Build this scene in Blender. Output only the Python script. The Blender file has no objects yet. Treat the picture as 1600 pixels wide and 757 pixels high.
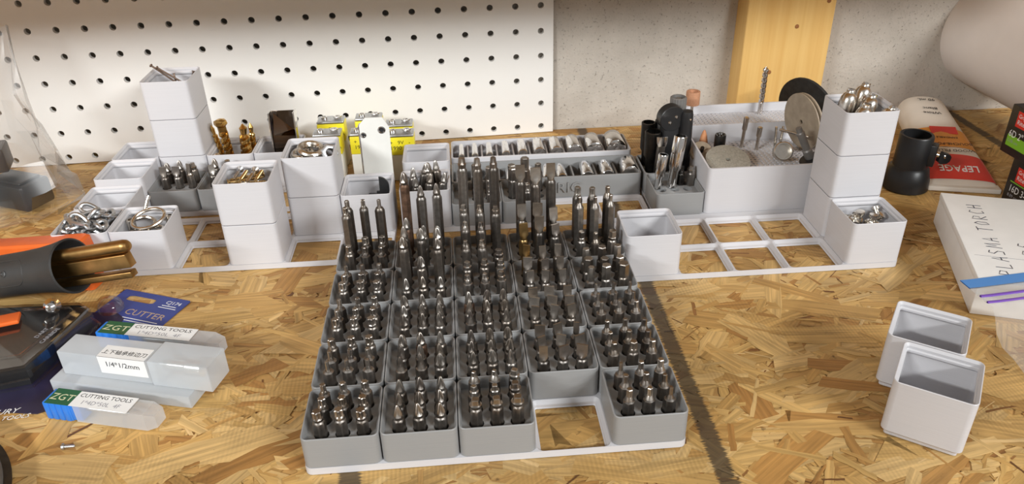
import bpy, bmesh, math, random
from mathutils import Vector, Matrix, Euler
S = 0.001                      # everything below is written in millimetres
PI = math.pi
rad = math.radians
rnd = random.Random(7)
scene = bpy.context.scene
COL = scene.collection

# ------------------------------------------------------------------ camera
cd = bpy.data.cameras.new('camera'); cam = bpy.data.objects.new('camera', cd); COL.objects.link(cam)
cam.location = (-0.12192395, -0.7782377, 0.31953497)
cam.rotation_euler = (rad(59.96379844), rad(1.21078265), rad(-7.11743705))
cd.sensor_width = 36.0; cd.lens = 1223.449 / 1600 * 36; cd.clip_start = 0.01; cd.clip_end = 20
scene.camera = cam

# ------------------------------------------------------------------ world, lamps, exposure
w = bpy.data.worlds.new('room_light'); scene.world = w; w.use_nodes = True
w.node_tree.nodes['Background'].inputs[0].default_value = (1.0, 0.975, 0.95, 1)
w.node_tree.nodes['Background'].inputs[1].default_value = 0.30

def tube_light(name, loc, length, power, col=(0.98, 1.0, 1.0)):
    l = bpy.data.lights.new(name, 'AREA'); l.shape = 'RECTANGLE'; l.size = length; l.size_y = 0.13
    l.energy = power; l.color = col
    o = bpy.data.objects.new(name, l); COL.objects.link(o); o.location = loc
    d = Vector((0, -0.15, 0)) - Vector(loc)
    o.rotation_euler = d.to_track_quat('-Z', 'Y').to_euler()
    return o
tube_light('ceiling_tube_light', (-2.1, -2.6, 1.56), 1.5, 98)
tube_light('ceiling_tube_light', (1.6, -2.6, 1.56), 1.5, 80)

vs = scene.view_settings
vs.view_transform = 'Standard'; vs.look = 'None'; vs.gamma = 1; vs.use_curve_mapping = False
vs.exposure = 0.08

# ------------------------------------------------------------------ materials
def new_mat(name):
    m = bpy.data.materials.new(name); m.use_nodes = True
    return m, m.node_tree.nodes, m.node_tree.links, m.node_tree.nodes['Principled BSDF']

def mat(name, col, rough=0.5, metal=0.0, noise=0.0, nscale=60, bump=0.0, bscale=400, spec=0.5,
        rnd_tint=None, alpha=1.0, transmission=0.0, coat=0.0, stretch=(1, 1, 1)):
    m, N, L, b = new_mat(name)
    b.inputs['Base Color'].default_value = (*col, 1); b.inputs['Roughness'].default_value = rough
    b.inputs['Metallic'].default_value = metal; b.inputs['Specular IOR Level'].default_value = spec
    b.inputs['Alpha'].default_value = alpha; b.inputs['Transmission Weight'].default_value = transmission
    b.inputs['Coat Weight'].default_value = coat
    tc = N.new('ShaderNodeTexCoord'); mp = N.new('ShaderNodeMapping'); mp.inputs['Scale'].default_value = stretch
    L.new(tc.outputs['Object'], mp.inputs[0])
    out = None
    if noise:
        n = N.new('ShaderNodeTexNoise'); n.inputs['Scale'].default_value = nscale; n.inputs['Detail'].default_value = 6
        L.new(mp.outputs[0], n.inputs['Vector'])
        r = N.new('ShaderNodeMapRange'); r.inputs['From Min'].default_value = .25; r.inputs['From Max'].default_value = .75
        r.inputs['To Min'].default_value = 1 - noise; r.inputs['To Max'].default_value = 1 + noise
        L.new(n.outputs['Fac'], r.inputs['Value'])
        mx = N.new('ShaderNodeMix'); mx.data_type = 'RGBA'; mx.blend_type = 'MULTIPLY'; mx.inputs[0].default_value = 1
        mx.inputs[6].default_value = (*col, 1); L.new(r.outputs[0], mx.inputs[7]); out = mx.outputs[2]
    if rnd_tint:
        oi = N.new('ShaderNodeObjectInfo'); cr = N.new('ShaderNodeValToRGB')
        cr.color_ramp.interpolation = 'CONSTANT'
        e = cr.color_ramp.elements; e[0].position = 0; e[0].color = (*rnd_tint[0], 1); e[1].position = 1.0 / len(rnd_tint); e[1].color = (*rnd_tint[1], 1)
        for k in range(2, len(rnd_tint)):
            q = e.new(k / len(rnd_tint)); q.color = (*rnd_tint[k], 1)
        L.new(oi.outputs['Random'], cr.inputs[0])
        if out:
            mx.inputs[6].default_value = (1, 1, 1, 1); L.new(cr.outputs[0], mx.inputs[6])
        else: out = cr.outputs[0]
    if out: L.new(out, b.inputs['Base Color'])
    if bump:
        n2 = N.new('ShaderNodeTexNoise'); n2.inputs['Scale'].default_value = bscale; n2.inputs['Detail'].default_value = 4
        L.new(mp.outputs[0], n2.inputs['Vector'])
        bp = N.new('ShaderNodeBump'); bp.inputs['Strength'].default_value = bump; bp.inputs['Distance'].default_value = 0.0006
        L.new(n2.outputs['Fac'], bp.inputs['Height']); L.new(bp.outputs[0], b.inputs['Normal'])
    return m

def printed_plastic(name, col, rough):          # 3D print: faint horizontal layer lines
    m, N, L, b = new_mat(name)
    b.inputs['Roughness'].default_value = rough; b.inputs['Base Color'].default_value = (*col, 1)
    tc = N.new('ShaderNodeTexCoord'); mp = N.new('ShaderNodeMapping'); mp.inputs['Scale'].default_value = (30, 30, 2600)
    L.new(tc.outputs['Object'], mp.inputs[0])
    n = N.new('ShaderNodeTexNoise'); n.inputs['Scale'].default_value = 1; n.inputs['Detail'].default_value = 2
    L.new(mp.outputs[0], n.inputs['Vector'])
    bp = N.new('ShaderNodeBump'); bp.inputs['Strength'].default_value = .12; bp.inputs['Distance'].default_value = .0003
    L.new(n.outputs['Fac'], bp.inputs['Height']); L.new(bp.outputs[0], b.inputs['Normal'])
    r = N.new('ShaderNodeMapRange'); r.inputs['To Min'].default_value = .95; r.inputs['To Max'].default_value = 1.05
    L.new(n.outputs['Fac'], r.inputs['Value'])
    mx = N.new('ShaderNodeMix'); mx.data_type = 'RGBA'; mx.blend_type = 'MULTIPLY'; mx.inputs[0].default_value = 1
    mx.inputs[6].default_value = (*col, 1); L.new(r.outputs[0], mx.inputs[7]); L.new(mx.outputs[2], b.inputs['Base Color'])
    return m

def clear_film(name, tint, body, gloss_rough=.12, rim=.35, milky=True):
    """Thin clear plastic: mostly transparent, a little milky, glossy towards grazing angles."""
    m, N, L, b = new_mat(name); N.remove(b)
    out = N['Material Output']
    t = N.new('ShaderNodeBsdfTransparent'); t.inputs[0].default_value = (*tint, 1)
    if milky:
        d = N.new('ShaderNodeBsdfPrincipled'); d.inputs['Base Color'].default_value = (.76, .79, .82, 1); d.inputs['Roughness'].default_value = gloss_rough
    else:
        d = N.new('ShaderNodeBsdfGlossy'); d.inputs['Color'].default_value = (.95, .95, .95, 1); d.inputs['Roughness'].default_value = gloss_rough
    lw = N.new('ShaderNodeLayerWeight'); lw.inputs['Blend'].default_value = rim
    ad = N.new('ShaderNodeMath'); ad.operation = 'ADD'; ad.use_clamp = True; ad.inputs[1].default_value = body
    mul = N.new('ShaderNodeMath'); mul.operation = 'MULTIPLY'; mul.inputs[1].default_value = .6
    L.new(lw.outputs['Facing'], mul.inputs[0]); L.new(mul.outputs[0], ad.inputs[0])
    mix = N.new('ShaderNodeMixShader'); L.new(ad.outputs[0], mix.inputs[0]); L.new(t.outputs[0], mix.inputs[1]); L.new(d.outputs[0], mix.inputs[2])
    L.new(mix.outputs[0], out.inputs[0])
    return m

WHITE = printed_plastic('white_print_plastic', (.60, .592, .612), .42)
GREY = printed_plastic('grey_print_plastic', (.285, .287, .288), .45)
STEEL = mat('dark_bit_steel', (.2, .19, .18), .42, 1.0, noise=.22, nscale=300, bump=.08, bscale=900,
            rnd_tint=[(.22, .195, .172), (.26, .235, .212), (.185, .168, .152), (.235, .205, .178), (.285, .262, .24)])
TIP = mat('bright_bit_steel', (.42, .40, .38), .36, 1.0, noise=.2, nscale=250,
          rnd_tint=[(.33, .295, .26), (.40, .365, .33), (.28, .25, .225), (.36, .315, .27), (.45, .42, .385)])
RUST = mat('rusted_bit_steel', (.15, .088, .058), .5, .7, noise=.6, nscale=220, bump=.2)
BRONZE_TIP = mat('straw_tempered_steel', (.42, .28, .12), .3, 1.0, noise=.2, nscale=200)
CHROME = mat('chrome', (.78, .76, .74), .12, 1.0, noise=.05)
NICKEL = mat('nickel', (.66, .62, .56), .27, 1.0, noise=.1, nscale=150)
ZINC = mat('zinc_plated_steel', (.54, .55, .56), .38, 1.0, noise=.18, nscale=200)
BRASS = mat('polished_brass', (.72, .52, .24), .25, 1.0, noise=.15, nscale=150)
OLDBRASS = mat('dull_brass', (.40, .235, .085), .38, 1.0, noise=.3, nscale=90)
GOLD = mat('titanium_gold', (.66, .42, .14), .2, 1.0, noise=.2, nscale=150)
BLACK = mat('black_plastic', (.016, .016, .017), .38, noise=.2, bump=.05)
RUBBER = mat('black_rubber', (.030, .029, .028), .48, noise=.25, nscale=40, bump=.15, bscale=700)
DARKMETAL = mat('blackened_steel', (.07, .066, .062), .38, 1.0, noise=.3, nscale=120)
ORANGE = mat('orange_plastic', (.72, .13, .02), .42, noise=.1)
RED = mat('red_print', (.70, .035, .02), .4, noise=.05)
AMBER = mat('amber_print', (.78, .33, .045), .4, noise=.08)
CREAM = mat('cream_plastic', (.78, .72, .64), .38, noise=.04)
WHITEPAPER = mat('white_card', (.78, .765, .74), .6, noise=.04, bump=.05)
LABELW = mat('white_label', (.80, .80, .79), .45, noise=.03)
INK = mat('black_ink', (.012, .012, .014), .55)
WHITEINK = mat('white_ink', (.75, .75, .75), .5)
GREYINK = mat('grey_ink', (.30, .30, .33), .5)
GREENL = mat('dark_green_label', (.012, .10, .045), .45)
LIME = mat('lime_green_print', (.22, .50, .03), .4)
YELLOW = mat('yellow_label', (.86, .74, .03), .35)
BATTERY = mat('white_battery_case', (.74, .73, .68), .3, noise=.05)
BLUE = mat('blue_plastic', (.025, .19, .66), .3, noise=.05)
BLUECARD = mat('blue_card', (.035, .055, .24), .45, noise=.15, nscale=30)
NAVY = mat('dark_navy_card', (.018, .015, .045), .4, noise=.2)
PURPLE = mat('purple_zip', (.20, .09, .50), .35)
ZIPBLUE = mat('blue_zip', (.09, .28, .66), .3)
PAPERROLL = mat('matt_white_sheet', (.82, .77, .735), .62, noise=.02)
FROST = clear_film('frosted_plastic', (.86, .89, .91), .36, .32, .3)
CLEARCASE = clear_film('clear_case_plastic', (.93, .92, .90), .16, .16, .4)
FILM = clear_film('clear_bag_film', (.955, .95, .945), .05, .34, .28, False)
BLISTER = clear_film('clear_blister', (.93, .93, .93), .03, .07, .2, False)
ZIPFILM = clear_film('clear_zip_bag_film', (.95, .945, .94), .07, .35, .22)
TAN = mat('resin_wheel', (.34, .275, .20), .5, noise=.2, nscale=120)
GRIT = mat('grey_grit_wheel', (.30, .275, .225), .8, noise=.25, nscale=700, bump=.4, bscale=1500)
STONE = mat('orange_stone', (.62, .28, .13), .75, noise=.2, nscale=150, bump=.3)
SANDDRUM = mat('tan_sanding_drum', (.50, .25, .14), .8, noise=.15, nscale=600, bump=.3, bscale=1500)
GRINDER = mat('black_grit_disc', (.018, .017, .016), .75, noise=.6, nscale=120, bump=.5, bscale=900)
OFFWHITE = mat('white_painted_metal', (.80, .80, .76), .28, .0, noise=.04)
GREYMETAL = mat('grey_painted_metal', (.22, .21, .20), .45, .3, noise=.1)
NAILRUST = mat('brown_old_nail', (.20, .14, .105), .45, .8, noise=.4, nscale=150)
FLOORM = mat('grey_floor_paint', (.30, .29, .28), .6, noise=.1, nscale=5)

def osb_material():
    m, N, L, b = new_mat('osb_strand_wood')
    at = N.new('ShaderNodeAttribute'); at.attribute_name = 'strand_tone'
    uv = N.new('ShaderNodeUVMap'); uv.uv_map = 'grain'
    mp = N.new('ShaderNodeMapping'); mp.inputs['Scale'].default_value = (18, 420, 1); L.new(uv.outputs[0], mp.inputs[0])
    n = N.new('ShaderNodeTexNoise'); n.inputs['Scale'].default_value = 1; n.inputs['Detail'].default_value = 5; n.inputs['Distortion'].default_value = .6
    L.new(mp.outputs[0], n.inputs['Vector'])
    r = N.new('ShaderNodeMapRange'); r.inputs['From Min'].default_value = .3; r.inputs['From Max'].default_value = .7
    r.inputs['To Min'].default_value = .68; r.inputs['To Max'].default_value = 1.18; L.new(n.outputs['Fac'], r.inputs['Value'])
    mx = N.new('ShaderNodeMix'); mx.data_type = 'RGBA'; mx.blend_type = 'MULTIPLY'; mx.inputs[0].default_value = 1
    L.new(at.outputs['Color'], mx.inputs[6]); L.new(r.outputs[0], mx.inputs[7])
    # dark flecks
    tc = N.new('ShaderNodeTexCoord')
    n3 = N.new('ShaderNodeTexNoise'); n3.inputs['Scale'].default_value = 85; n3.inputs['Detail'].default_value = 7; n3.inputs['Roughness'].default_value = .7
    L.new(tc.outputs['Object'], n3.inputs['Vector'])
    r3 = N.new('ShaderNodeMapRange'); r3.inputs['From Min'].default_value = .63; r3.inputs['From Max'].default_value = .72
    r3.inputs['To Min'].default_value = 0; r3.inputs['To Max'].default_value = .75; L.new(n3.outputs['Fac'], r3.inputs['Value'])
    mx3 = N.new('ShaderNodeMix'); mx3.data_type = 'RGBA'; L.new(r3.outputs[0], mx3.inputs[0])
    L.new(mx.outputs[2], mx3.inputs[6]); mx3.inputs[7].default_value = (.065, .03, .012, 1)
    # broad tone drift of the sheet and the fine ribbed press marks on some strands
    n5 = N.new('ShaderNodeTexNoise'); n5.inputs['Scale'].default_value = 16; n5.inputs['Detail'].default_value = 7; L.new(tc.outputs['Object'], n5.inputs['Vector'])
    r5 = N.new('ShaderNodeMapRange'); r5.inputs['From Min'].default_value = .3; r5.inputs['From Max'].default_value = .7; r5.inputs['To Min'].default_value = .74; r5.inputs['To Max'].default_value = 1.16
    L.new(n5.outputs['Fac'], r5.inputs['Value'])
    mx5 = N.new('ShaderNodeMix'); mx5.data_type = 'RGBA'; mx5.blend_type = 'MULTIPLY'; mx5.inputs[0].default_value = 1
    L.new(mx3.outputs[2], mx5.inputs[6]); L.new(r5.outputs[0], mx5.inputs[7])
    wv_ = N.new('ShaderNodeTexWave'); wv_.inputs['Scale'].default_value = 130; wv_.inputs['Distortion'].default_value = 1.5; wv_.inputs['Detail'].default_value = 2; L.new(tc.outputs['Object'], wv_.inputs['Vector'])
    n6 = N.new('ShaderNodeTexNoise'); n6.inputs['Scale'].default_value = 14; L.new(tc.outputs['Object'], n6.inputs['Vector'])
    r6 = N.new('ShaderNodeMapRange'); r6.inputs['From Min'].default_value = .52; r6.inputs['From Max'].default_value = .62; r6.inputs['To Min'].default_value = 0; r6.inputs['To Max'].default_value = .20; L.new(n6.outputs['Fac'], r6.inputs['Value'])
    m6 = N.new('ShaderNodeMath'); m6.operation = 'MULTIPLY'; L.new(wv_.outputs['Fac'], m6.inputs[0]); L.new(r6.outputs[0], m6.inputs[1])
    mx6 = N.new('ShaderNodeMix'); mx6.data_type = 'RGBA'; L.new(m6.outputs[0], mx6.inputs[0]); L.new(mx5.outputs[2], mx6.inputs[6]); mx6.inputs[7].default_value = (.13, .07, .022, 1)
    # stamped stud lines: three ragged dark stripes across the sheet (ink on the board)
    sx = N.new('ShaderNodeSeparateXYZ'); L.new(tc.outputs['Object'], sx.inputs[0])
    k = N.new('ShaderNodeMath'); k.operation = 'MULTIPLY_ADD'; k.inputs[1].default_value = -0.0456
    L.new(sx.outputs[1], k.inputs[0]); L.new(sx.outputs[0], k.inputs[2])
    mpr = N.new('ShaderNodeMapping'); mpr.inputs['Scale'].default_value = (60, 900, 1); L.new(tc.outputs['Object'], mpr.inputs[0])
    nr = N.new('ShaderNodeTexNoise'); nr.inputs['Scale'].default_value = 1; nr.inputs['Detail'].default_value = 3; L.new(mpr.outputs[0], nr.inputs['Vector'])
    prev = None
    for x0, hw in ((.0445, .0052), (.4555, .0050), (-.157, .0058)):
        a = N.new('ShaderNodeMath'); a.operation = 'SUBTRACT'; a.inputs[1].default_value = x0; L.new(k.outputs[0], a.inputs[0])
        ab = N.new('ShaderNodeMath'); ab.operation = 'ABSOLUTE'; L.new(a.outputs[0], ab.inputs[0])
        wv = N.new('ShaderNodeMath'); wv.operation = 'MULTIPLY_ADD'; wv.inputs[1].default_value = -.009; wv.inputs[2].default_value = .0045
        L.new(nr.outputs['Fac'], wv.inputs[0])
        ad = N.new('ShaderNodeMath'); ad.operation = 'ADD'; L.new(ab.outputs[0], ad.inputs[0]); L.new(wv.outputs[0], ad.inputs[1])
        rr = N.new('ShaderNodeMapRange'); rr.inputs['From Min'].default_value = hw - .0008; rr.inputs['From Max'].default_value = hw + .0008
        rr.inputs['To Min'].default_value = .84; rr.inputs['To Max'].default_value = 0; L.new(ad.outputs[0], rr.inputs['Value'])
        if prev is None: prev = rr.outputs[0]
        else:
            q = N.new('ShaderNodeMath'); q.operation = 'MAXIMUM'; L.new(prev, q.inputs[0]); L.new(rr.outputs[0], q.inputs[1]); prev = q.outputs[0]
    mx4 = N.new('ShaderNodeMix'); mx4.data_type = 'RGBA'; L.new(prev, mx4.inputs[0]); L.new(mx6.outputs[2], mx4.inputs[6])
    mx4.inputs[7].default_value = (.042, .034, .027, 1)
    L.new(mx4.outputs[2], b.inputs['Base Color'])
    b.inputs['Roughness'].default_value = .52; b.inputs['Specular IOR Level'].default_value = .4
    bp = N.new('ShaderNodeBump'); bp.inputs['Strength'].default_value = .35; bp.inputs['Distance'].default_value = .0005
    L.new(n.outputs['Fac'], bp.inputs['Height']); L.new(bp.outputs[0], b.inputs['Normal'])
    return m
OSB = osb_material()

def concrete_material():
    m, N, L, b = new_mat('cast_concrete')
    tc = N.new('ShaderNodeTexCoord')
    n = N.new('ShaderNodeTexNoise'); n.inputs['Scale'].default_value = 14; n.inputs['Detail'].default_value = 8; n.inputs['Roughness'].default_value = .65
    L.new(tc.outputs['Object'], n.inputs['Vector'])
    cr = N.new('ShaderNodeValToRGB'); e = cr.color_ramp.elements
    e[0].position = .3; e[0].color = (.42, .38, .33, 1); e[1].position = .7; e[1].color = (.57, .525, .465, 1)
    L.new(n.outputs['Fac'], cr.inputs[0])
    n2 = N.new('ShaderNodeTexNoise'); n2.inputs['Scale'].default_value = 400; n2.inputs['Detail'].default_value = 4; n2.inputs['Roughness'].default_value = .6
    L.new(tc.outputs['Object'], n2.inputs['Vector'])
    r = N.new('ShaderNodeMapRange'); r.inputs['From Min'].default_value = .59; r.inputs['From Max'].default_value = .70
    r.inputs['To Min'].default_value = 0; r.inputs['To Max'].default_value = .62; L.new(n2.outputs['Fac'], r.inputs['Value'])
    mx = N.new('ShaderNodeMix'); mx.data_type = 'RGBA'; L.new(r.outputs[0], mx.inputs[0]); L.new(cr.outputs[0], mx.inputs[6]); mx.inputs[7].default_value = (.10, .085, .07, 1)
    L.new(mx.outputs[2], b.inputs['Base Color']); b.inputs['Roughness'].default_value = .85
    bp = N.new('ShaderNodeBump'); bp.inputs['Strength'].default_value = .5; bp.inputs['Distance'].default_value = .0012
    L.new(n2.outputs['Fac'], bp.inputs['Height']); L.new(bp.outputs[0], b.inputs['Normal'])
    return m
CONCRETE = concrete_material()

def pine_material():
    m, N, L, b = new_mat('pine_timber')
    tc = N.new('ShaderNodeTexCoord'); mp = N.new('ShaderNodeMapping'); mp.inputs['Scale'].default_value = (140, 140, 5)
    L.new(tc.outputs['Object'], mp.inputs[0])
    n = N.new('ShaderNodeTexNoise'); n.inputs['Scale'].default_value = 1; n.inputs['Detail'].default_value = 4; n.inputs['Distortion'].default_value = .4
    L.new(mp.outputs[0], n.inputs['Vector'])
    cr = N.new('ShaderNodeValToRGB'); e = cr.color_ramp.elements
    e[0].position = .32; e[0].color = (.80, .485, .155, 1); e[1].position = .68; e[1].color = (.88, .585, .215, 1)
    L.new(n.outputs['Fac'], cr.inputs[0]); L.new(cr.outputs[0], b.inputs['Base Color']); b.inputs['Roughness'].default_value = .55
    return m
PINE = pine_material()
KNOT = mat('pine_knot', (.28, .11, .03), .6, noise=.3, nscale=300)

def pegboard_material():
    m, N, L, b = new_mat('white_hardboard')
    tc = N.new('ShaderNodeTexCoord')
    n = N.new('ShaderNodeTexNoise'); n.inputs['Scale'].default_value = 26; n.inputs['Detail'].default_value = 9; n.inputs['Roughness'].default_value = .75
    mp = N.new('ShaderNodeMapping'); mp.inputs['Scale'].default_value = (1, 1, 2.6); L.new(tc.outputs['Object'], mp.inputs[0]); L.new(mp.outputs[0], n.inputs['Vector'])
    r = N.new('ShaderNodeMapRange'); r.inputs['From Min'].default_value = .66; r.inputs['From Max'].default_value = .80
    r.inputs['To Min'].default_value = 0; r.inputs['To Max'].default_value = .45; L.new(n.outputs['Fac'], r.inputs['Value'])
    mx = N.new('ShaderNodeMix'); mx.data_type = 'RGBA'; L.new(r.outputs[0], mx.inputs[0])
    mx.inputs[6].default_value = (.79, .775, .745, 1); mx.inputs[7].default_value = (.40, .38, .36, 1)
    L.new(mx.outputs[2], b.inputs['Base Color']); b.inputs['Roughness'].default_value = .4
    return m
PEGM = pegboard_material()
HARDBOARD = mat('raw_hardboard_edge', (.22, .14, .085), .8, noise=.2)

# ------------------------------------------------------------------ mesh helpers
class MB:
    def __init__(s): s.v = []; s.f = []
    def add(s, vs, fs, M=None):
        b = len(s.v)
        s.v += [tuple((M @ Vector(p)) if M is not None else p) for p in vs]
        s.f += [tuple(b + i for i in f) for f in fs]
        return s
    def loft(s, rings, cap0=True, cap1=True, M=None, closed=False):
        n = len(rings[0]); vs = [p for r in rings for p in r]; fs = []
        m = len(rings)
        for k in range(m if closed else m - 1):
            k2 = (k + 1) % m
            for i in range(n):
                j = (i + 1) % n
                fs.append((k * n + i, k * n + j, k2 * n + j, k2 * n + i))
        if not closed:
            if cap0: fs.append(tuple(range(n - 1, -1, -1)))
            if cap1: fs.append(tuple(range((m - 1) * n, m * n)))
        return s.add(vs, fs, M)
    def lathe(s, prof, n=24, M=None, cap0=True, cap1=True):
        return s.loft([[(r * math.cos(2 * PI * i / n), r * math.sin(2 * PI * i / n), z) for i in range(n)] for r, z in prof], cap0, cap1, M)
    def box(s, x0, x1, y0, y1, z0, z1, e=0.0, M=None):
        if e <= 0:
            vs = [(x, y, z) for z in (z0, z1) for x, y in ((x0, y0), (x1, y0), (x1, y1), (x0, y1))]
            return s.add(vs, [(3, 2, 1, 0), (4, 5, 6, 7), (0, 1, 5, 4), (1, 2, 6, 5), (2, 3, 7, 6), (3, 0, 4, 7)], M)
        cx, cy, hx, hy = (x0 + x1) / 2, (y0 + y1) / 2, (x1 - x0) / 2, (y1 - y0) / 2
        rr = lambda d, z: rrect(hx - d, hy - d, max(e - d, .02), z, 3, cx, cy)
        return s.loft([rr(e, z0), rr(e * .3, z0 + e * .3), rr(0, z0 + e), rr(0, z1 - e), rr(e * .3, z1 - e * .3), rr(e, z1)], M=M)
    def prism(s, poly, z0, z1, M=None):
        return s.loft([[(x, y, z0) for x, y in poly], [(x, y, z1) for x, y in poly]], M=M)
    def tube(s, pts, r, n=10, closed=False, M=None, flat=1.0):
        pts = [Vector(p) for p in pts]; rings = []; m = len(pts); up = None
        for i, p in enumerate(pts):
            a = pts[(i - 1) % m] if (closed or i > 0) else p
            c = pts[(i + 1) % m] if (closed or i < m - 1) else p
            t = (c - a).normalized()
            if up is None:
                up = t.orthogonal().normalized()
            up = (up - t * up.dot(t)).normalized(); sd = t.cross(up)
            rr = r[i] if isinstance(r, (list, tuple)) else r
            rings.append([p + up * (rr * math.cos(2 * PI * k / n)) + sd * (rr * flat * math.sin(2 * PI * k / n)) for k in range(n)])
        return s.loft(rings, M=M, closed=closed)
    def mesh(s, name, smooth=35, merge=False):
        me = bpy.data.meshes.new(name)
        me.from_pydata([(x * S, y * S, z * S) for x, y, z in s.v], [], s.f)
        bm = bmesh.new(); bm.from_mesh(me)
        if merge: bmesh.ops.remove_doubles(bm, verts=bm.verts, dist=1e-6); bmesh.ops.dissolve_degenerate(bm, dist=1e-7, edges=bm.edges)
        bmesh.ops.recalc_face_normals(bm, faces=bm.faces); bm.to_mesh(me); bm.free()
        if smooth:
            me.shade_smooth(); me.set_sharp_from_angle(angle=rad(smooth))
        me.update()
        return me
    def build(s, name, m, parent=None, loc=(0, 0, 0), rot=(0, 0, 0), smooth=35, merge=False):
        return obj(name, s.mesh(name, smooth, merge), m, parent, loc, rot)

def obj(name, me, m, parent=None, loc=(0, 0, 0), rot=(0, 0, 0)):
    o = bpy.data.objects.new(name, me); COL.objects.link(o)
    if m is not None and not me.materials: me.materials.append(m)
    o.location = Vector(loc) * S; o.rotation_euler = rot
    if parent is not None: o.parent = parent
    return o
def tag(o, label, cat, group=None):
    o['label'] = label; o['category'] = cat
    if group: o['group'] = group
    return o
def empty(name, label, cat, loc=(0, 0, 0), rot=(0, 0, 0), group=None):
    o = bpy.data.objects.new(name, None); COL.objects.link(o); o.empty_display_size = .01
    o.location = Vector(loc) * S; o.rotation_euler = rot
    return tag(o, label, cat, group)
def structure(o): o['kind'] = 'structure'; return o
def cp(o, label, loc=None, rot=None, group=None):
    c = o.copy(); COL.objects.link(c); c['label'] = label
    if group: c['group'] = group
    if loc is not None: c.location = Vector(loc) * S
    if rot is not None: c.rotation_euler = rot
    for ch in o.children:
        d = ch.copy(); COL.objects.link(d); d.parent = c
        for g in ch.children:
            q = g.copy(); COL.objects.link(q); q.parent = d
    return c
def rrect(hx, hy, r, z, n=4, cx=0, cy=0):
    out = []
    for sx, sy, a0 in ((1, 1, 0), (-1, 1, 90), (-1, -1, 180), (1, -1, 270)):
        for k in range(n + 1):
            a = rad(a0 + 90 * k / n)
            out.append((cx + sx * (hx - r) + r * math.cos(a), cy + sy * (hy - r) + r * math.sin(a), z))
    return out
def polar(fn, z, n=24, rot=0.0, cx=0, cy=0):
    return [(cx + fn(2 * PI * i / n) * math.cos(2 * PI * i / n + rot), cy + fn(2 * PI * i / n) * math.sin(2 * PI * i / n + rot), z) for i in range(n)]
def hexr(af):       # hexagon of given across-flats as polar radius
    def f(t):
        a = (t % (PI / 3)) - PI / 6
        return af / 2 / math.cos(a)
    return f
def sqr(af, c=1.25):
    def f(t):
        a = (t % (PI / 2)) - PI / 4
        return min(af / 2 / math.cos(a), af / 2 * c)
    return f
circ = lambda r: (lambda t: r)
def lobes(r0, r1, k, p=1.0): return lambda t: r0 + (r1 - r0) * (0.5 + 0.5 * math.cos(k * t)) ** p
def rectr(hx, hy):
    def f(t):
        c, s = abs(math.cos(t)), abs(math.sin(t))
        return min(hx / c if c > 1e-6 else 1e9, hy / s if s > 1e-6 else 1e9)
    return f
def flatrect(hx, hy, z, n=24):       # n points round a rectangle, starting at +x
    pts = []; q = n // 4
    cs = [(hx, -hy), (hx, hy), (-hx, hy), (-hx, -hy)]
    for k in range(4):
        a, b = cs[k], cs[(k + 1) % 4]
        for i in range(q): pts.append((a[0] + (b[0] - a[0]) * i / q, a[1] + (b[1] - a[1]) * i / q, z))
    k = q // 2
    return pts[k:] + pts[:k]
def Mrot(x=0, y=0, z=0, t=(0, 0, 0)):
    return Matrix.Translation(Vector(t)) @ Euler((rad(x), rad(y), rad(z))).to_matrix().to_4x4()
def holed_plate(mb, x0, y0, nx, ny, px, py, r, ztop, depth, n=12, M=None, skip=(), ylo=None):
    """A sheet of nx*ny cells each with a real round hole; top at ztop, hole walls go down by depth."""
    cells = []
    for i in range(nx):
        for j in range(ny):
            cx, cy = x0 + (i + .5) * px, y0 + (j + .5) * py
            hx, hy = px / 2, py / 2
            lo = (cy - ylo) if (ylo is not None and j == 0) else hy
            if (i, j) in skip:
                mb.add([(cx - hx, cy - hy, ztop), (cx + hx, cy - hy, ztop), (cx + hx, cy + hy, ztop), (cx - hx, cy + hy, ztop)], [(0, 1, 2, 3)], M); continue
            fr = rectr(hx, hy)
            out = []
            for k in range(n):
                t = 2 * PI * k / n + PI / 4
                d = fr(t); oy = d * math.sin(t); out.append((cx + d * math.cos(t), cy + (oy if oy > 0 else oy * lo / hy), ztop))
            inn = [(cx + r * math.cos(2 * PI * k / n + PI / 4), cy + r * math.sin(2 * PI * k / n + PI / 4), ztop) for k in range(n)]
            low = [(x, y, ztop - depth) for x, y, z in inn]
            mb.loft([out, inn, low], False, False, M)
    return mb
_txt = {}
def text(name, body, size, m, parent, M, ext=0.12, align='CENTER', squash=1.0, shear=0.0):
    c = bpy.data.curves.new('lettering', 'FONT'); c.body = body; c.size = size * S; c.extrude = ext * S
    c.align_x = align; c.align_y = 'CENTER'; c.resolution_u = 2; c.shear = shear
    t = bpy.data.objects.new('lettering_source', c); COL.objects.link(t)
    dg = bpy.context.evaluated_depsgraph_get(); me = bpy.data.meshes.new_from_object(t.evaluated_get(dg))
    bpy.data.objects.remove(t); bpy.data.curves.remove(c)
    me.transform(Matrix.Translation(M.to_translation() * S) @ M.to_3x3().to_4x4() @ Matrix.Diagonal((squash, 1, 1, 1)))
    return obj(name, me, m, parent)
class Frame:
    def __init__(s, ox, oy, deg): s.o = (ox, oy); s.a = rad(deg)
    def p(s, u, v, z=0):           # u, v in cells of 42 mm
        c, n = math.cos(s.a), math.sin(s.a)
        return (s.o[0] + 42 * (u * c - v * n), s.o[1] + 42 * (u * n + v * c), z)
    def sub(s, u, v): q = s.p(u, v); return Frame(q[0], q[1], math.degrees(s.a))

FL = Frame(-366.0, -233.9, -3.0)        # front-left frame
FRL = Frame(-366.3, -137.0, -3.0)       # rear-left frame
FM = FL.sub(5.13, 1.04)                 # middle frame
FR = Frame(14.5, -302.4, -2.9)          # right frame
FRR = FR.sub(1.055, 2.17)               # rear right frame
FB = Frame(-202.0, -462.0, -2.47)       # driver bit frame

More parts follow.
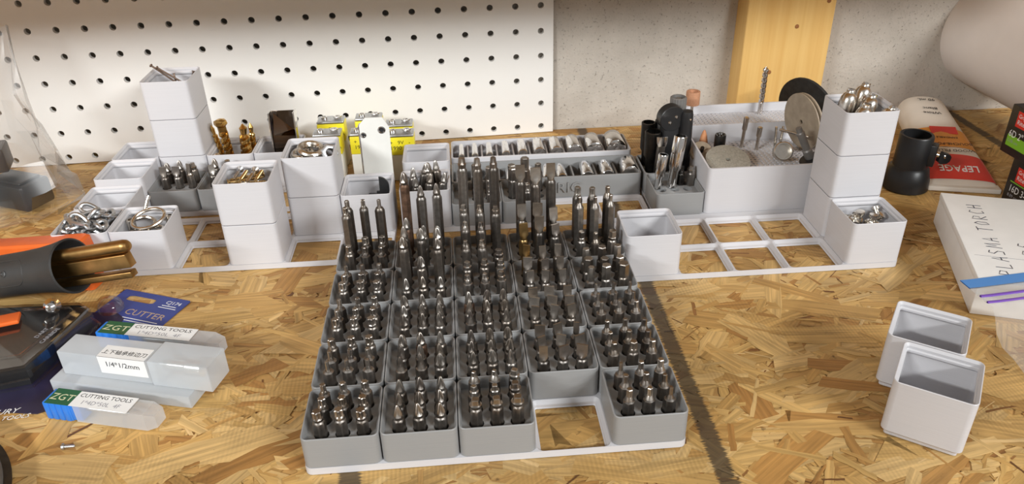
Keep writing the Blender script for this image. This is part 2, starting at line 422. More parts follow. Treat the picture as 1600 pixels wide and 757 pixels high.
# ================================================================== setting
def plane_box(name, pts, z0, z1, m):
    mb = MB(); mb.prism(pts, z0, z1); return structure(mb.build(name, m, smooth=0))
wx0, wx1 = -1300, 1300
wy = lambda x: 6.5 - (x - 11) * 24 / 489
plane_box('wall_back', [(wx0, wy(wx0)), (wx1, wy(wx1)), (wx1, 160), (wx0, 160)], -900, 1500, CONCRETE)
mb = MB(); mb.box(-2500, 2500, -3500, 160, -920, -900); structure(mb.build('floor', FLOORM, smooth=0))
mb = MB(); mb.box(-900, -430, -1520, -1400, -900, 1700, 4); structure(mb.build('added_shade_wall', CONCRETE))  # added wall section, out of view, blocks the left tube from the front right

# ------------------------------------------------------------------ workbench with an OSB top
bench = empty('workbench', 'workbench top of yellow-brown strand board under all the trays and bins', 'workbench')
strand_v, strand_f, strand_c, strand_uv = [], [], [], []
tones = [(.54, .335, .115), (.56, .355, .13), (.50, .30, .10), (.58, .38, .155), (.52, .32, .11), (.45, .255, .08), (.55, .345, .125), (.49, .29, .095), (.57, .365, .14), (.59, .39, .16), (.40, .21, .062), (.36, .18, .052), (.53, .325, .115), (.46, .265, .085)]
def strand(x, y, a, ln, wd, z, tone):
    c, s = math.cos(a), math.sin(a); b = len(strand_v); k = 5
    top = [(-ln / 2 + ln * i / k, wd / 2 * (1 + rnd.uniform(-.28, .28))) for i in range(k + 1)]
    bot = [(-ln / 2 + ln * i / k, -wd / 2 * (1 + rnd.uniform(-.28, .28))) for i in range(k, -1, -1)]
    sh = rnd.uniform(-1.2, 1.2) * wd
    top[0] = (top[0][0] + sh, top[0][1]); top[-1] = (top[-1][0] + rnd.uniform(-.5, .5) * wd, top[-1][1])
    pts = top + bot; off = rnd.uniform(0, 40); off2 = rnd.uniform(0, 40)
    tx, ty = rnd.uniform(-.0022, .0022), rnd.uniform(-.005, .005)
    for px, py in pts:
        gx, gy = x + px * c - py * s, y + px * s + py * c
        strand_v.append((gx * S, min(gy, wy(gx) - .6) * S, min(z + px * tx + py * ty, -.02) * S))
        strand_uv.append((off + px * S, off2 + py * S)); strand_c.append(tone)
    strand_f.append(tuple(range(b, b + len(pts))))
N_STR = 15000
for i in range(N_STR):
    x, y = rnd.uniform(-640, 690), rnd.uniform(-640, 30)
    big = rnd.random()
    ln = rnd.uniform(30, 85) if big > .80 else rnd.uniform(8, 38)
    wd = rnd.uniform(8, 20) if big > .80 else rnd.uniform(1.2, 7.5)
    a = rnd.gauss(0.05, .55) if rnd.random() < .72 else rnd.uniform(0, PI)
    t = rnd.choice(tones); f = rnd.uniform(.92, 1.08) * 1.12
    if big < .10: t = rnd.choice([(.20, .085, .025), (.28, .13, .04), (.16, .07, .025)]); ln *= .55; wd *= rnd.uniform(.15, .4)
    elif big < .14: t = (.62, .42, .19); wd *= .4
    strand(x, y, a, ln, wd, -.75 + .55 * i / N_STR, tuple(q * f for q in t))
me = bpy.data.meshes.new('osb_strands'); me.from_pydata(strand_v, [], strand_f)
ca = me.color_attributes.new('strand_tone', 'FLOAT_COLOR', 'POINT')
ca.data.foreach_set('color', [q for c in strand_c for q in (*c, 1.0)])
uvl = me.uv_layers.new(name='grain')
for lp in me.loops: uvl.data[lp.index].uv = strand_uv[lp.vertex_index]
so = obj('osb_strands', me, OSB, bench); so['kind'] = 'stuff'
bb = MB(); bb.prism([(-1200, -760), (1250, -760), (1250, wy(1250) - .5), (-1200, wy(-1200) - .5)], -19, -1.1)
bm_ = mat('osb_board_core', (.50, .285, .095), .6, noise=.35, nscale=45, bump=.2)
bb.build('osb_board', bm_, bench, smooth=0)
for x in (-1150, 1200):
    for y in (-700, -110):
        q = MB(); q.box(x - 44, x + 44, y - 44, y + 44, -900, -19, 2); q.build('leg', PINE, bench)

# ------------------------------------------------------------------ pegboard
peg = empty('pegboard', 'white perforated hardboard sheet standing against the concrete wall behind the bins', 'pegboard')
pb = MB(); NX, NY, PP = 24, 12, 25.4
# rows: hole k at z = 7.3 + 25.4 k ; columns at x = -25.4 c
holed_plate(pb, -(NX - .5) * PP, 7.3 - PP / 2, NX, NY, PP, PP, 3.15, 0, 4.6, n=16, M=Mrot(x=90), ylo=.3)
pb.build('perforated_sheet', PEGM, peg, smooth=0, merge=True)
z0, z1 = 7.3 - PP / 2, 7.3 + (NY - .5) * PP
# note: the sheet's lowest half cell is cut at the bench
eb2 = MB(); eb2.add([(PP / 2, 0, .4), (PP / 2, 4.6, .4), (PP / 2, 4.6, z1), (PP / 2, 0, z1), (-(NX - .5) * PP, 0, .4), (-(NX - .5) * PP, 4.6, .4)], [(0, 1, 2, 3), (0, 1, 5, 4)])
eb2.build('raw_edge', HARDBOARD, peg, smooth=0)

# ------------------------------------------------------------------ stud and overhead shelf
stud = empty('timber_stud', 'upright pine stud fixed to the concrete wall behind the stepped white holder', 'stud', (247, -17.5, 0), (0, 0, rad(-1.5)))
sb = MB(); sb.box(-45.2, 45.2, -14, 20, .3, 900, 1.6); sb.build('post', PINE, stud)
for x, z in ((8, 108), (-14, 62), (37, 132), (-30, 138)):
    k = MB(); k.lathe([(2.2, 0), (2.1, .25), (1, .35)], 14, Mrot(x=90, t=(x, -14.02, z))); k.build('knot', KNOT, stud)
shelf = empty('overhead_shelf', 'shelf board above the pegboard that shades the top of the wall', 'shelf')
sh = MB(); sh.box(-1200, 1200, -300, -60, 290, 308, 1); sh.build('board', PINE, shelf)
sh = MB(); sh.box(-1200, 1200, -338, -300.5, 295, 384, 2); sh.build('added_shade_rail', PINE, shelf)  # unseen rail, added so the shelf shadow covers the pegboard top
for x in (-900, 900):
    q = MB(); q.box(x - 20, x + 20, -22, wy(x) - .5, 150, 289.5); q.build('bracket', DARKMETAL, shelf)

# ================================================================== base plates
def base_plate(nx, ny):
    mb = MB(); n = 4
    for i in range(nx):
        for j in range(ny):
            cx, cy = (i + .5) * 42, (j + .5) * 42
            L = lambda off, r, z: rrect(21 - off, 21 - off, r, z, n, cx, cy)
            outer = []
            cn = [(i == nx - 1, j == ny - 1), (i == 0, j == ny - 1), (i == 0, j == 0), (i == nx - 1, j == 0)]
            ref = rrect(21, 21, 4, 4.65, n, cx, cy)
            for q in range(4):
                sx, sy = ((1, 1), (-1, 1), (-1, -1), (1, -1))[q]
                for k in range(n + 1):
                    x, y, z = ref[q * (n + 1) + k]
                    if not all(cn[q]):
                        # pushed to the square cell corner
                        dx, dy = abs(x - cx), abs(y - cy)
                        if k == n / 2: x, y = cx + sx * 21, cy + sy * 21
                        elif dx >= dy: x = cx + sx * 21
                        else: y = cy + sy * 21
                    outer.append((x, y, z))
            rings = [outer, L(.35, 3.8, 4.65), L(2.4, 1.9, 2.5), L(2.4, 1.9, .7), L(3.0, 1.3, 0.05)]
            mb.loft(rings, False, False)
            low = [(x, y, .05) for x, y, z in outer]; m = len(outer)
            b = len(mb.v); mb.v += outer + low
            for k in range(m):
                k2 = (k + 1) % m; a, c = outer[k], outer[k2]
                edge = lambda p: (abs(p[0]) < 4.1 and i == 0, abs(p[0] - nx * 42) < 4.1 and i == nx - 1, abs(p[1]) < 4.1 and j == 0, abs(p[1] - ny * 42) < 4.1 and j == ny - 1)
                mx, my = (a[0] + c[0]) / 2, (a[1] + c[1]) / 2
                onb = (i == 0 and mx < .01) or (i == nx - 1 and mx > nx * 42 - .01) or (j == 0 and my < .01) or (j == ny - 1 and my > ny * 42 - .01)
                q = k // (n + 1)
                if not onb and all(cn[q]) and k % (n + 1) < n: onb = True
                if onb: mb.f.append((b + k, b + k2, b + m + k2, b + m + k))
    return mb
def put_plate(fr, nx, ny, label):
    o = base_plate(nx, ny).build('base_plate', WHITE, loc=(*fr.o, 0), rot=(0, 0, fr.a), smooth=30, merge=True)
    return tag(o, label, 'base plate', 'white base plates on the bench')
put_plate(FL.sub(-1, 0), 6, 2, 'white grid base plate under the front bins in front of the pegboard')
put_plate(FRL.sub(-1, 0), 4, 2, 'white grid base plate under the stack of three bins by the pegboard')
put_plate(FM, 5, 1, 'white grid base plate behind the driver bits, under two grey trays')
FMET = FM.sub(1, 1.02)
put_plate(FMET, 4, 1, 'white grid base plate under the grey lettered socket tray')
FC5 = FL.sub(5.12, 2.42)
put_plate(FC5, 1, 1, 'single-cell white base plate behind the bin with phillips bits')
put_plate(FR, 5, 2, 'white grid base plate with six open cells in front of the stepped holder')
put_plate(FRR, 4, 3, 'white grid base plate under the stepped holder and black tools')
put_plate(FB, 5, 5, 'white grid base plate carrying all the grey driver bit trays')

# ================================================================== bins
def bin_mesh(units, name):
    H = 7 * units
    R = lambda off, z, r=3.75: rrect(20.75 - off, 20.75 - off, max(r - off, .6), z)
    rings = [R(2.95, 0.12), R(2.15, .9), R(2.15, 2.6), R(0, 4.85), R(0, H + 3.9 - .3), R(.25, H + 3.9), R(.55, H + 3.9), R(1.9, H + 2.5), R(1.9, H + .75), R(2.6, H), R(2.6, H - 1.2), R(1.1, H - 3), R(1.1, 8), R(2.2, 7)]
    mb = MB(); mb.loft(rings); return mb.mesh(name, 30)
BIN5 = bin_mesh(5, 'bin'); BIN5.materials.append(WHITE)
def put_bin(fr, u, v, z, label, group='white open bins', rot=None):
    if fr is None: loc = (u, v, z); r = rot
    else: loc = fr.p(u + .5, v + .5, z); r = fr.a
    return tag(obj('storage_bin', BIN5, None, None, loc, (0, 0, r)), label, 'bin', group)
put_bin(FL, -1, 0, 0, 'white bin heaped with zinc chain links')
put_bin(FL, -1, 1, 0, 'empty white bin directly behind the bin of chain')
put_bin(FL, 0, 0, 0, 'white bin holding nickel wire rings, behind the brass plug prong')
put_bin(FL, 2, 0, 0, 'lower white bin of the two-high stack topped with brass screws')
put_bin(FL, 2, 0, 35, 'upper white bin filled with brass and silver screws')
put_bin(FL, 3, 1, 0, 'lower white bin of the two-high stack topped with eye bolts')
put_bin(FL, 3, 1, 35, 'upper white bin holding eye bolts and a hex nut')
put_bin(FL, 4, 1, 0, 'white bin with a black rounded blade inside, beside the phillips bits')
put_bin(FM, 0, 0, 0, 'white bin holding loose phillips bits behind tall driver bits')
put_bin(FC5, 0, 0, 0, 'empty white bin in front of the nine volt batteries')
put_bin(FRL, -1, 0, 0, 'empty white bin beside the grey tray of loose bits')
put_bin(FRL, -1, 1, 0, 'white bin with one small zinc clip, against the pegboard')
put_bin(FRL, 0, 1, 0, 'bottom white bin of the stack of three before the pegboard')
put_bin(FRL, 0, 1, 35, 'middle white bin of the stack of three before the pegboard')
put_bin(FRL, 0, 1, 70, 'top white bin of the stack of three, holding old nails')
put_bin(FRL, 1, 1, 0, 'white bin holding gold drill bits')
put_bin(FRL, 2, 1, 0, 'white bin with the dark metal channel standing in it')
put_bin(FR, 0, 0, 0, 'empty white bin beside the hex driver bits on the open plate')
put_bin(FR, 4, 0, 0, 'white bin holding small nickel fittings, at the plate corner')
put_bin(FR, 4, 1, 0, 'bottom white bin of the stack topped with domed nickel plugs')
put_bin(FR, 4, 1, 35, 'middle white bin of the stack topped with domed nickel plugs')
put_bin(FR, 4, 1, 70, 'top white bin holding domed nickel plugs')
put_bin(None, 146, -474, 0, 'loose empty white bin standing nearest, alone on the bare board', rot=rad(-38.5))
put_bin(None, 165, -434.6, 0, 'loose empty white bin just behind the other loose bin', rot=rad(-38.5))

# ------------------------------------------------------------------ grey bit trays
SL = (.24, .51, .78); SY = (.25, .51, .77); ZF = 18.6
def tray_body(name):
    R = lambda off, z, r=3.75: rrect(20.75 - off, 20.75 - off, max(r - off, .6), z)
    H = 21
    mb = MB(); mb.loft([R(2.95, 0.12), R(2.15, .9), R(2.15, 2.6), R(0, 4.85), R(0, H + 3.6), R(.25, H + 3.9), R(.75, H + 3.9), R(1.7, H + 2.2), R(1.9, ZF + .01)], True, False)
    return mb.mesh(name, 30)
def tray_insert(name):
    mb = MB()
    xs = [-18.85, (SL[0] + SL[1]) * 21 - 21, (SL[1] + SL[2]) * 21 - 21, 18.85]; ys = [-18.85, (SY[0] + SY[1]) * 21 - 21, (SY[1] + SY[2]) * 21 - 21, 18.85]
    n = 16
    for a in range(3):
        for b in range(3):
            x0, x1, y0, y1 = xs[a], xs[a + 1], ys[b], ys[b + 1]; cx, cy = SL[a] * 42 - 21, SY[b] * 42 - 21
            out, inn = [], []
            # square ring: angles chosen so that the four corners are vertices
            corners = [math.atan2(y - cy, x - cx) for x, y in ((x1, y1), (x0, y1), (x0, y0), (x1, y0))]
            corners = [c if c >= corners[0] - 1e-9 else c + 2 * PI for c in corners] + [corners[0] + 2 * PI]
            for q in range(4):
                for k in range(4):
                    t = corners[q] + (corners[q + 1] - corners[q]) * k / 4
                    c, s = math.cos(t), math.sin(t)
                    d = min((x1 - cx) / c if c > 1e-9 else 1e9, (x0 - cx) / c if c < -1e-9 else 1e9, (y1 - cy) / s if s > 1e-9 else 1e9, (y0 - cy) / s if s < -1e-9 else 1e9)
                    out.append((cx + d * c, cy + d * s, ZF)); inn.append((cx + 4.1 * c, cy + 4.1 * s, ZF))
            mb.loft([out, inn, [(x, y, 10.2) for x, y, z in inn]], False, True)
    return mb.mesh(name, 30)
TRAY_B = tray_body('tray_body'); TRAY_B.materials.append(GREY)
TRAY_I = tray_insert('slotted_insert'); TRAY_I.materials.append(GREY)
def put_tray(fr, u, v, label, group='grey driver bit trays'):
    p = fr.p(u + .5, v + .5, 0)
    t = empty('bit_tray', label, 'tray', p, (0, 0, fr.a), group)
    obj('tray_body', TRAY_B, None, t); obj('slotted_insert', TRAY_I, None, t)
    return t
CN = ['first', 'second', 'third', 'fourth', 'fifth']
for i in range(5):
    for j in range(5):
        if (i, j) == (3, 0): continue
        put_tray(FB, i, j, 'grey driver bit tray, %s column from the left, %s row from the front' % (CN[i], CN[j]))

# ------------------------------------------------------------------ driver bits
AF = 6.35
def shank(h, taper=1.4, neck=None):
    """hex shank from z=0 to h with a scalloped, rounded shoulder"""
    hx = hexr(AF)
    rings = [polar(circ(2.9), 0), polar(hx, .8), polar(hx, h - taper)]
    r = neck if neck else 2.7
    rings += [polar(lambda t: min(hexr(AF)(t), (AF / 2 * 1.03)), h - taper * .62), polar(circ((r + 3.1) / 2), h - taper * .25), polar(circ(r), h)]
    mb = MB(); mb.loft(rings); return mb
def long_shank(h):
    """power bit: hex, groove, hex"""
    hx = hexr(AF); g = circ(2.55)
    rings = [polar(circ(2.9), 0), polar(hx, .8), polar(hx, 9), polar(g, 10.2), polar(g, 12.2), polar(hx, 13.4), polar(hx, h - 2.2), polar(lambda t: min(hx(t), 3.25), h - 1.2), polar(circ(2.6), h)]
    mb = MB(); mb.loft(rings); return mb
def tip_mesh(kind, h, r):
    """tip from z=0 to h"""
    mb = MB()
    if kind == 'torx':
        f = lobes(r * .74, r, 6); mb.loft([polar(circ(min(2.7, r * 1.15)), 0), polar(circ(r * 1.02), h * .25), polar(f, h * .34), polar(f, h - .4), polar(lobes(r * .62, r * .84, 6), h)])
    elif kind == 'hexkey':
        f = hexr(r * 1.75); mb.loft([polar(circ(min(2.7, r * 1.6)), 0), polar(circ(r * 1.05), h * .28), polar(f, h * .34), polar(f, h - .4), polar(hexr(r * 1.45), h)])
    elif kind == 'square':
        f = sqr(r * 1.6); g = sqr(r * 1.35); mb.loft([polar(circ(2.7), 0), polar(circ(r * 1.15), h * .4), polar(f, h * .5), polar(g, h - .3), polar(sqr(r * 1.1), h)])
    elif kind == 'bighex':
        f = hexr(r * 2); mb.loft([polar(circ(min(2.7, r)), 0), polar(f, .6), polar(f, h - .6), polar(hexr(r * 1.75), h)])
    elif kind == 'cross':
        A = lambda ri, ro, z: polar(lobes(ri, ro, 4, 1.6), z, 24, PI / 4)
        mb.loft([polar(circ(2.65), 0, 24, PI / 4), polar(circ(r * 1.0), h * .22, 24, PI / 4), A(r * .66, r * 1.06, h * .36), A(r * .45, r * .98, h * .55), A(r * .28, r * .66, h * .82), A(r * .2, r * .34, h * .96), A(r * .1, r * .2, h)])
    elif kind == 'slot':
        mb.loft([polar(circ(2.6), 0), polar(circ(min(r, 2.6)), h * .15), flatrect(r * .98, 1.6, h * .32), flatrect(r, .95, h * .62), flatrect(r, .55, h)])
    return mb
MS, MT = {}, {}
def get_shank(h, longb, neck):
    k = (round(h, 1), longb, neck)
    if k not in MS: MS[k] = (long_shank(h) if longb else shank(h, neck=neck)).mesh('driver_bit', 28)
    return MS[k]
def get_tip(kind, h, r):
    k = (kind, round(h, 1), round(r, 2))
    if k not in MT: MT[k] = tip_mesh(kind, h, r).mesh('tip', 28)
    return MT[k]
KN = {'torx': 'torx', 'hexkey': 'hex key', 'square': 'square', 'bighex': 'large hex', 'cross': 'phillips', 'slot': 'slotted'}
def put_bit(loc, ztop, kind, r, label, tiph=None, rotz=None, sm=None, tm=None, tilt=(0, 0), group='driver bits in the grey trays'):
    z0 = loc[2]; L = ztop - z0
    th = tiph or {'torx': 6.5, 'hexkey': 7.5, 'square': 6, 'bighex': 11, 'cross': 9, 'slot': 10}[kind]
    hs = L - th
    neck = None if r > 2.2 else 2.2
    me = get_shank(hs, L > 38, neck)
    o = bpy.data.objects.new('driver_bit', me); COL.objects.link(o)
    if not me.materials: me.materials.append(STEEL)
    o.location = Vector(loc) * S; o.rotation_euler = (tilt[0], tilt[1], rotz if rotz is not None else rnd.uniform(-.5, .5))
    if sm: o.material_slots[0].link = 'OBJECT'; o.material_slots[0].material = sm
    t = bpy.data.objects.new('tip', get_tip(kind, th, r)); COL.objects.link(t)
    if not t.data.materials: t.data.materials.append(TIP)
    if tm: t.material_slots[0].link = 'OBJECT'; t.material_slots[0].material = tm
    t.parent = o; t.location = (0, 0, hs * S - .00002)
    tag(o, label, 'driver bit', group)
    return o
# per tray: kind, tip radius for rows front/middle/back, top heights front/middle/back
def grid(kind, radii, tops=((36, 36, 36), (36, 36, 36), (36, 36, 36)), tiph=None): return (kind, radii, tops, tiph)
std = ((35.8, 36, 35.4), (35.2, 35.4, 35), (35.6, 36, 35.8))
BITS = {
 (0, 0): grid('torx', ((2.75, 2.6, 2.75), (2.3, 2.4, 2.5), (1.8, 2.0, 2.2)), std),
 (0, 1): grid('torx', ((1.15, 1.25, 1.4), (1.5, 1.6, 1.7), (2.3, 2.5, 2.6)), std),
 (0, 2): grid('torx', ((2.5, 2.5, 2.8), (1.9, 2.1, 2.3), (1.5, 1.7, 2.1)), std),
 (0, 3): grid('torx', ((2.7, 2.7, 2.7), (2.0, 2.2, 2.4), (1.4, 1.6, 1.8)), std),
 (0, 4): grid('torx', ((2.4, 2.2, 2.1), (2.0, 2.6, 2.4), (1.75, 1.75, 1.4)), ((40, 38, 38), (65, 40, 40), (65, 65, 64.5))),
 (1, 0): grid('cross', ((2.9, 2.9, 2.9), (2.6, 2.8, 2.6), (2.7, 2.9, 2.6)), std),
 (1, 1): grid('cross', ((2.0, 2.1, 2.7), (2.3, 2.2, 2.5), (2.8, 2.7, 2.6)), std),
 (1, 2): grid('cross', ((2.6, 2.3, 2.4), (2.7, 2.6, 2.5), (2.6, 2.5, 2.7)), std),
 (1, 3): grid('cross', ((2.6, 2.6, 2.6), (2.9, 2.8, 2.7), (2.8, 2.8, 2.9)), ((36, 37, 36), (62, 46, 60), (64, 62, 62))),
 (1, 4): grid('cross', ((2.8, 2.7, 2.8), (2.8, 2.4, 2.6), (2.9, 2.7, 2.7)), ((38, 44, 37), (54, 47, 46), (85, 74, 75))),
 (2, 0): grid('square', ((3.0, 2.9, 3.1), (2.2, 2.2, 2.8), (1.7, 1.7, 2.6)), ((36, 36, 37), (36, 36, 37), (37, 37, 37))),
 (2, 1): grid('cross', ((2.6, 2.6, 2.3), (2.6, 2.7, 2.6), (2.5, 2.5, 2.7)), std),
 (2, 2): grid('cross', ((2.2, 2.4, 2.3), (2.6, 2.5, 2.5), (2.7, 2.6, 2.5)), std),
 (2, 3): grid('square', ((2.1, 2.1, 2.2), (2.5, 2.4, 2.2), (2.0, 2.1, 2.4)), ((36, 36, 37), (40, 41, 40), (50, 50, 42))),
 (2, 4): grid('square', ((2.0, 2.0, 2.4), (2.2, 2.0, 2.2), (2.7, 2.5, 2.3)), ((54, 53, 30), (62, 61, 60), (94, 93, 93.5))),
 (3, 1): grid('slot', ((2.6, 3.2, 3.4), (2.6, 2.9, 3.4), (3.2, 2.9, 1.7)), std),
 (3, 2): grid('slot', ((2.6, 2.4, 2.9), (3.3, 3.3, 3.1), (3.1, 3.2, 2.8)), std),
 (3, 3): grid('slot', ((2.6, 2.6, 2.4), (3.1, 2.6, 2.6), (2.4, 2.4, 2.3)), ((36, 36, 36), (40, 38, 39), (44, 42, 43))),
 (3, 4): grid('slot', ((3.2, 3.3, 3.2), (3.2, 3.5, 3.3), (3.4, 3.6, 3.2)), ((50, 55, 48), (60, 60, 56), (86, 83, 86))),
 (4, 0): grid('hexkey', ((1.9, 1.75, 1.3), (1.75, 1.75, 1.5), (1.3, 1.7, 2.0)), ((35.6, 35.4, 35.4), (37, 37, 35.5), (36.5, 36.5, 37.5))),
 (4, 1): grid('hexkey', ((1.9, 2.3, 2.0), (1.5, 1.8, 1.9), (1.5, 1.6, 1.8)), std),
 (4, 2): grid('hexkey', ((1.3, 1.3, 1.5), (1.2, 1.2, 1.3), (1.0, 1.0, 1.1)), std),
 (4, 3): grid('bighex', ((2.2, 2.9, 3.3), (2.9, 2.6, 2.6), (2.4, 2.6, 2.4)), ((36, 37, 38), (37, 36, 37), (38, 39, 39))),
 (4, 4): grid('hexkey', ((2.4, 1.8, 2.9), (1.6, 1.6, 1.5), (2.3, 2.2, 1.9)), ((40.5, 38.6, 40), (63.6, 63, 63.7), (66, 65, 65))),
}
RUSTY = {(1, 4, 0, 2), (1, 4, 0, 1), (2, 2, 0, 2), (1, 1, 1, 2)}
STRAW = {(3, 4, 0, 0), (3, 3, 0, 2)}
RN = ['front', 'middle', 'back']; SN = ['left', 'centre', 'right']
for (i, j), (kind, radii, tops, tiph) in BITS.items():
    for b in range(3):
        for a in range(3):
            p = FB.p(i + SL[a], j + SY[b], 10.3)
            k = (i, j, a, b)
            kd = kind
            z = tops[b][a]
            size = 'long' if z > 48 else 'short'
            lab = '%s %s bit, %s row %s slot of grey tray at %s column, %s row' % (size, KN[kd], RN[b], SN[a], CN[i], CN[j])
            tl = (rnd.uniform(-.02, .02), rnd.uniform(-.02, .02)) if z < 48 else (rnd.uniform(-.006, .006), rnd.uniform(-.006, .006))
            rz = FB.a + (rnd.uniform(-.35, .35) if kd != 'slot' else rnd.uniform(-.45, .45)) + (PI / 6 if rnd.random() < .4 else 0) * (kd != 'slot')
            th = 13 if (kd == 'slot' and z > 48) else (8 if (kd == 'square' and z > 80) else None)
            put_bit(p, z, kd, radii[b][a], lab, th, rz, sm=RUST if k in RUSTY else (BRONZE_TIP if k in STRAW else None),
                    tm=BRONZE_TIP if k in STRAW else None, tilt=tl)
# bits in the other grey trays
def other_tray(fr, u, v, tlabel, spec, where):
    put_tray(fr, u, v, tlabel, 'grey trays behind the driver bit plate')
    for (a, b, z, kind, r) in spec:
        p = fr.p(u + SL[a], v + SY[b], 10.3)
        put_bit(p, z, kind, r, '%s bit, %s row %s slot of %s' % (KN[kind], RN[b], SN[a], where), None, None, group='loose driver bits in grey trays further back')
other_tray(FRL, 0, 0, 'grey tray of six bits under the stack of three bins', [(0, 1, 39, 'slot', 2.6), (0, 2, 38, 'cross', 2.9), (1, 1, 39, 'slot', 3.2), (1, 2, 40, 'cross', 2.6), (2, 1, 41, 'slot', 2.0), (2, 2, 37, 'square', 2.6)], 'grey tray under the stack of three')
other_tray(FRL, 1, 0, 'grey bit tray half hidden behind the stack of brass screws', [(0, 1, 39, 'slot', 2.6), (0, 2, 40, 'cross', 2.9), (1, 2, 38, 'torx', 2.6), (1, 1, 38, 'torx', 2.2)], 'grey tray behind the brass screws')
other_tray(FM, 1, 0, 'grey tray behind the square driver bits, below the socket trays', [(0, 2, 44, 'torx', 2.6), (1, 2, 46, 'bighex', 2.8), (2, 2, 42, 'torx', 2.4), (0, 1, 40, 'torx', 2.2), (1, 1, 36, 'hexkey', 2.2), (2, 0, 36, 'torx', 2.5), (2, 1, 48, 'bighex', 2.9)], 'grey tray before the socket trays')
other_tray(FM, 2, 0, 'grey tray behind the slotted driver bits, below the lettered tray', [(0, 2, 44, 'bighex', 3.0), (1, 2, 50, 'bighex', 3.1), (0, 1, 46, 'bighex', 2.9), (1, 1, 44, 'bighex', 3.0), (2, 2, 44, 'torx', 2.7), (1, 0, 36, 'torx', 2.5)], 'grey tray before the lettered tray')

# ================================================================== sockets and socket trays
def long_tray(name, m, units_x, H, lip, label, fr, u, v, foot):
    W = 42 * units_x
    t = empty('socket_tray', label, 'tray', fr.p(u, v, 0), (0, 0, fr.a))
    mb = MB(); hx, hy = W / 2 - .25, 20.75
    R = lambda off, z, r=3.75: rrect(hx - off, hy - off, max(r - off, .6), z, 4, W / 2, 21)
    z0 = foot
    rings = ([R(2.95, .12), R(2.15, .9), R(2.15, 2.6), R(0, 4.85)] if foot else [R(.4, .05), R(0, .5)])
    rings += [R(0, H - .3), R(.25, H), R(lip, H), R(lip, 8), R(lip + 1, 7)]
    mb.loft(rings); mb.build('tray_body', m, t, smooth=30)
    return t
def socket_mesh(r, L):
    """lies along y, drive end to the front; stepped, with a square drive hole and a hex mouth"""
    mb = MB(); n = 24
    M = Mrot(x=-90)
    mb.loft([polar(sqr(min(r, 4.2) * 1.1), 4, n), polar(sqr(min(r, 4.2) * 1.1), 0, n), polar(circ(r * .86), 0, n), polar(circ(r * .96), .5, n), polar(circ(r), 1.6, n), polar(circ(r), L - .7, n), polar(circ(r * .95), L, n), polar(hexr(r * 1.55), L, n), polar(hexr(r * 1.5), L - 8, n)], True, True, M)
    return mb
white_x = [(-92, 2.8), (-79.5, 3.2), (-66, 3.4), (-50.5, 4.0), (-35, 4.8), (-19.5, 5.7), (-3.5, 6.0), (13.5, 7.0), (32.5, 7.8), (53, 9.2)]
FS = FM.sub(1, 2.10)
ts = long_tray('socket_tray', WHITE, 4, 27.5, 1.6, 'white tray with a row of ten chrome sockets below the pegboard edge', FS, 0, 0, 0)
ux = lambda X, fr: (X - fr.o[0]) / math.cos(fr.a)
prevx = 0
ords = ['first', 'second', 'third', 'fourth', 'fifth', 'sixth', 'seventh', 'eighth', 'ninth', 'tenth']
for k, (X, r) in enumerate(white_x):
    x = ux(X, FS)
    zc = 24.5 + r * .15
    p = FS.p(x / 42, 8 / 42, zc)
    s_ = socket_mesh(r, 26).build('socket', CHROME, None, p, (0, 0, FS.a)); tag(s_, '%s chrome socket from the left in the white socket tray' % ords[k], 'socket', 'chrome sockets in the white tray')
    if k:
        xm = (x - r + prevx) / 2
        d = MB(); d.box(xm - .8, xm + .8, 1.7, 40.3, 6.9, 23, .3); d.build('divider', WHITE, ts)
    rest = MB(); rest.box(x - min(r, 3), x + min(r, 3), 12, 30, 7.02, zc - r - .02); rest.build('cradle', WHITE, ts)
    prevx = x + r
grey_x = [(-98, 3.2), (-84, 3.3), (-70, 3.4), (-52, 4.2), (-34, 5.0), (-18.5, 5.2), (-6, 5.2), (17, 6.0), (35, 6.2), (55.5, 8.0)]
tm_ = long_tray('socket_tray', GREY, 4, 24.8, 1.6, 'grey tray of sockets with raised METRIC lettering on its front', FMET, 0, 0, 1)
for k, (X, r) in enumerate(grey_x):
    x = ux(X, FMET); zc = 17 + r * .35
    p = FMET.p(x / 42, 9 / 42, zc)
    s_ = socket_mesh(r, 24).build('socket', CHROME, None, p, (0, 0, FMET.a)); tag(s_, '%s chrome socket from the left in the grey lettered tray' % ords[k], 'socket', 'chrome sockets in the grey tray')
    if k:
        xm = (x - r + prevx) / 2
        d = MB(); d.box(xm - .8, xm + .8, 1.7, 40.3, 6.9, 18, .3); d.build('divider', GREY, tm_)
    rest = MB(); rest.box(x - min(r, 3), x + min(r, 3), 12, 30, 7.02, zc - r - .02); rest.build('cradle', GREY, tm_)
    prevx = x + r
text('raised_lettering', 'METRIC', 14, GREY, tm_, Mrot(x=90, t=(90, .25, 14.5)), ext=1.4)

# ================================================================== stepped holder (rotary tool bits)
FH = FRR.sub(1.0, 0.0)
hold = empty('stepped_holder', 'wide white stepped holder full of rotary tool bits in front of the stud', 'holder', (*FH.o, 0), (0, 0, FH.a))
mb = MB(); W = 126
for i in range(3):
    for j in range(3):
        R = lambda off, z, r=3.75: rrect(20.75 - off, 20.75 - off, max(r - off, .6), z, 3, 21 + 42 * i, 21 + 42 * j)
        mb.loft([R(2.95, .12), R(2.15, .9), R(2.15, 2.6), R(.05, 4.83)])
zr = lambda y: 46 + 8.5 * (y / W)
R = lambda off, z, r=3.75: rrect(W / 2 - .25 - off, W / 2 - .25 - off, max(r - off, .5), z, 4, W / 2, W / 2)
top = [(x, y, zr(y)) for x, y, z in R(0, 0)]; top2 = [(x, y, zr(y)) for x, y, z in R(1.5, 0)]
mb.loft([R(0, 4.83), top, top2, [(x, y, 30.0) for x, y, z in R(1.5, 0)]], True, True)
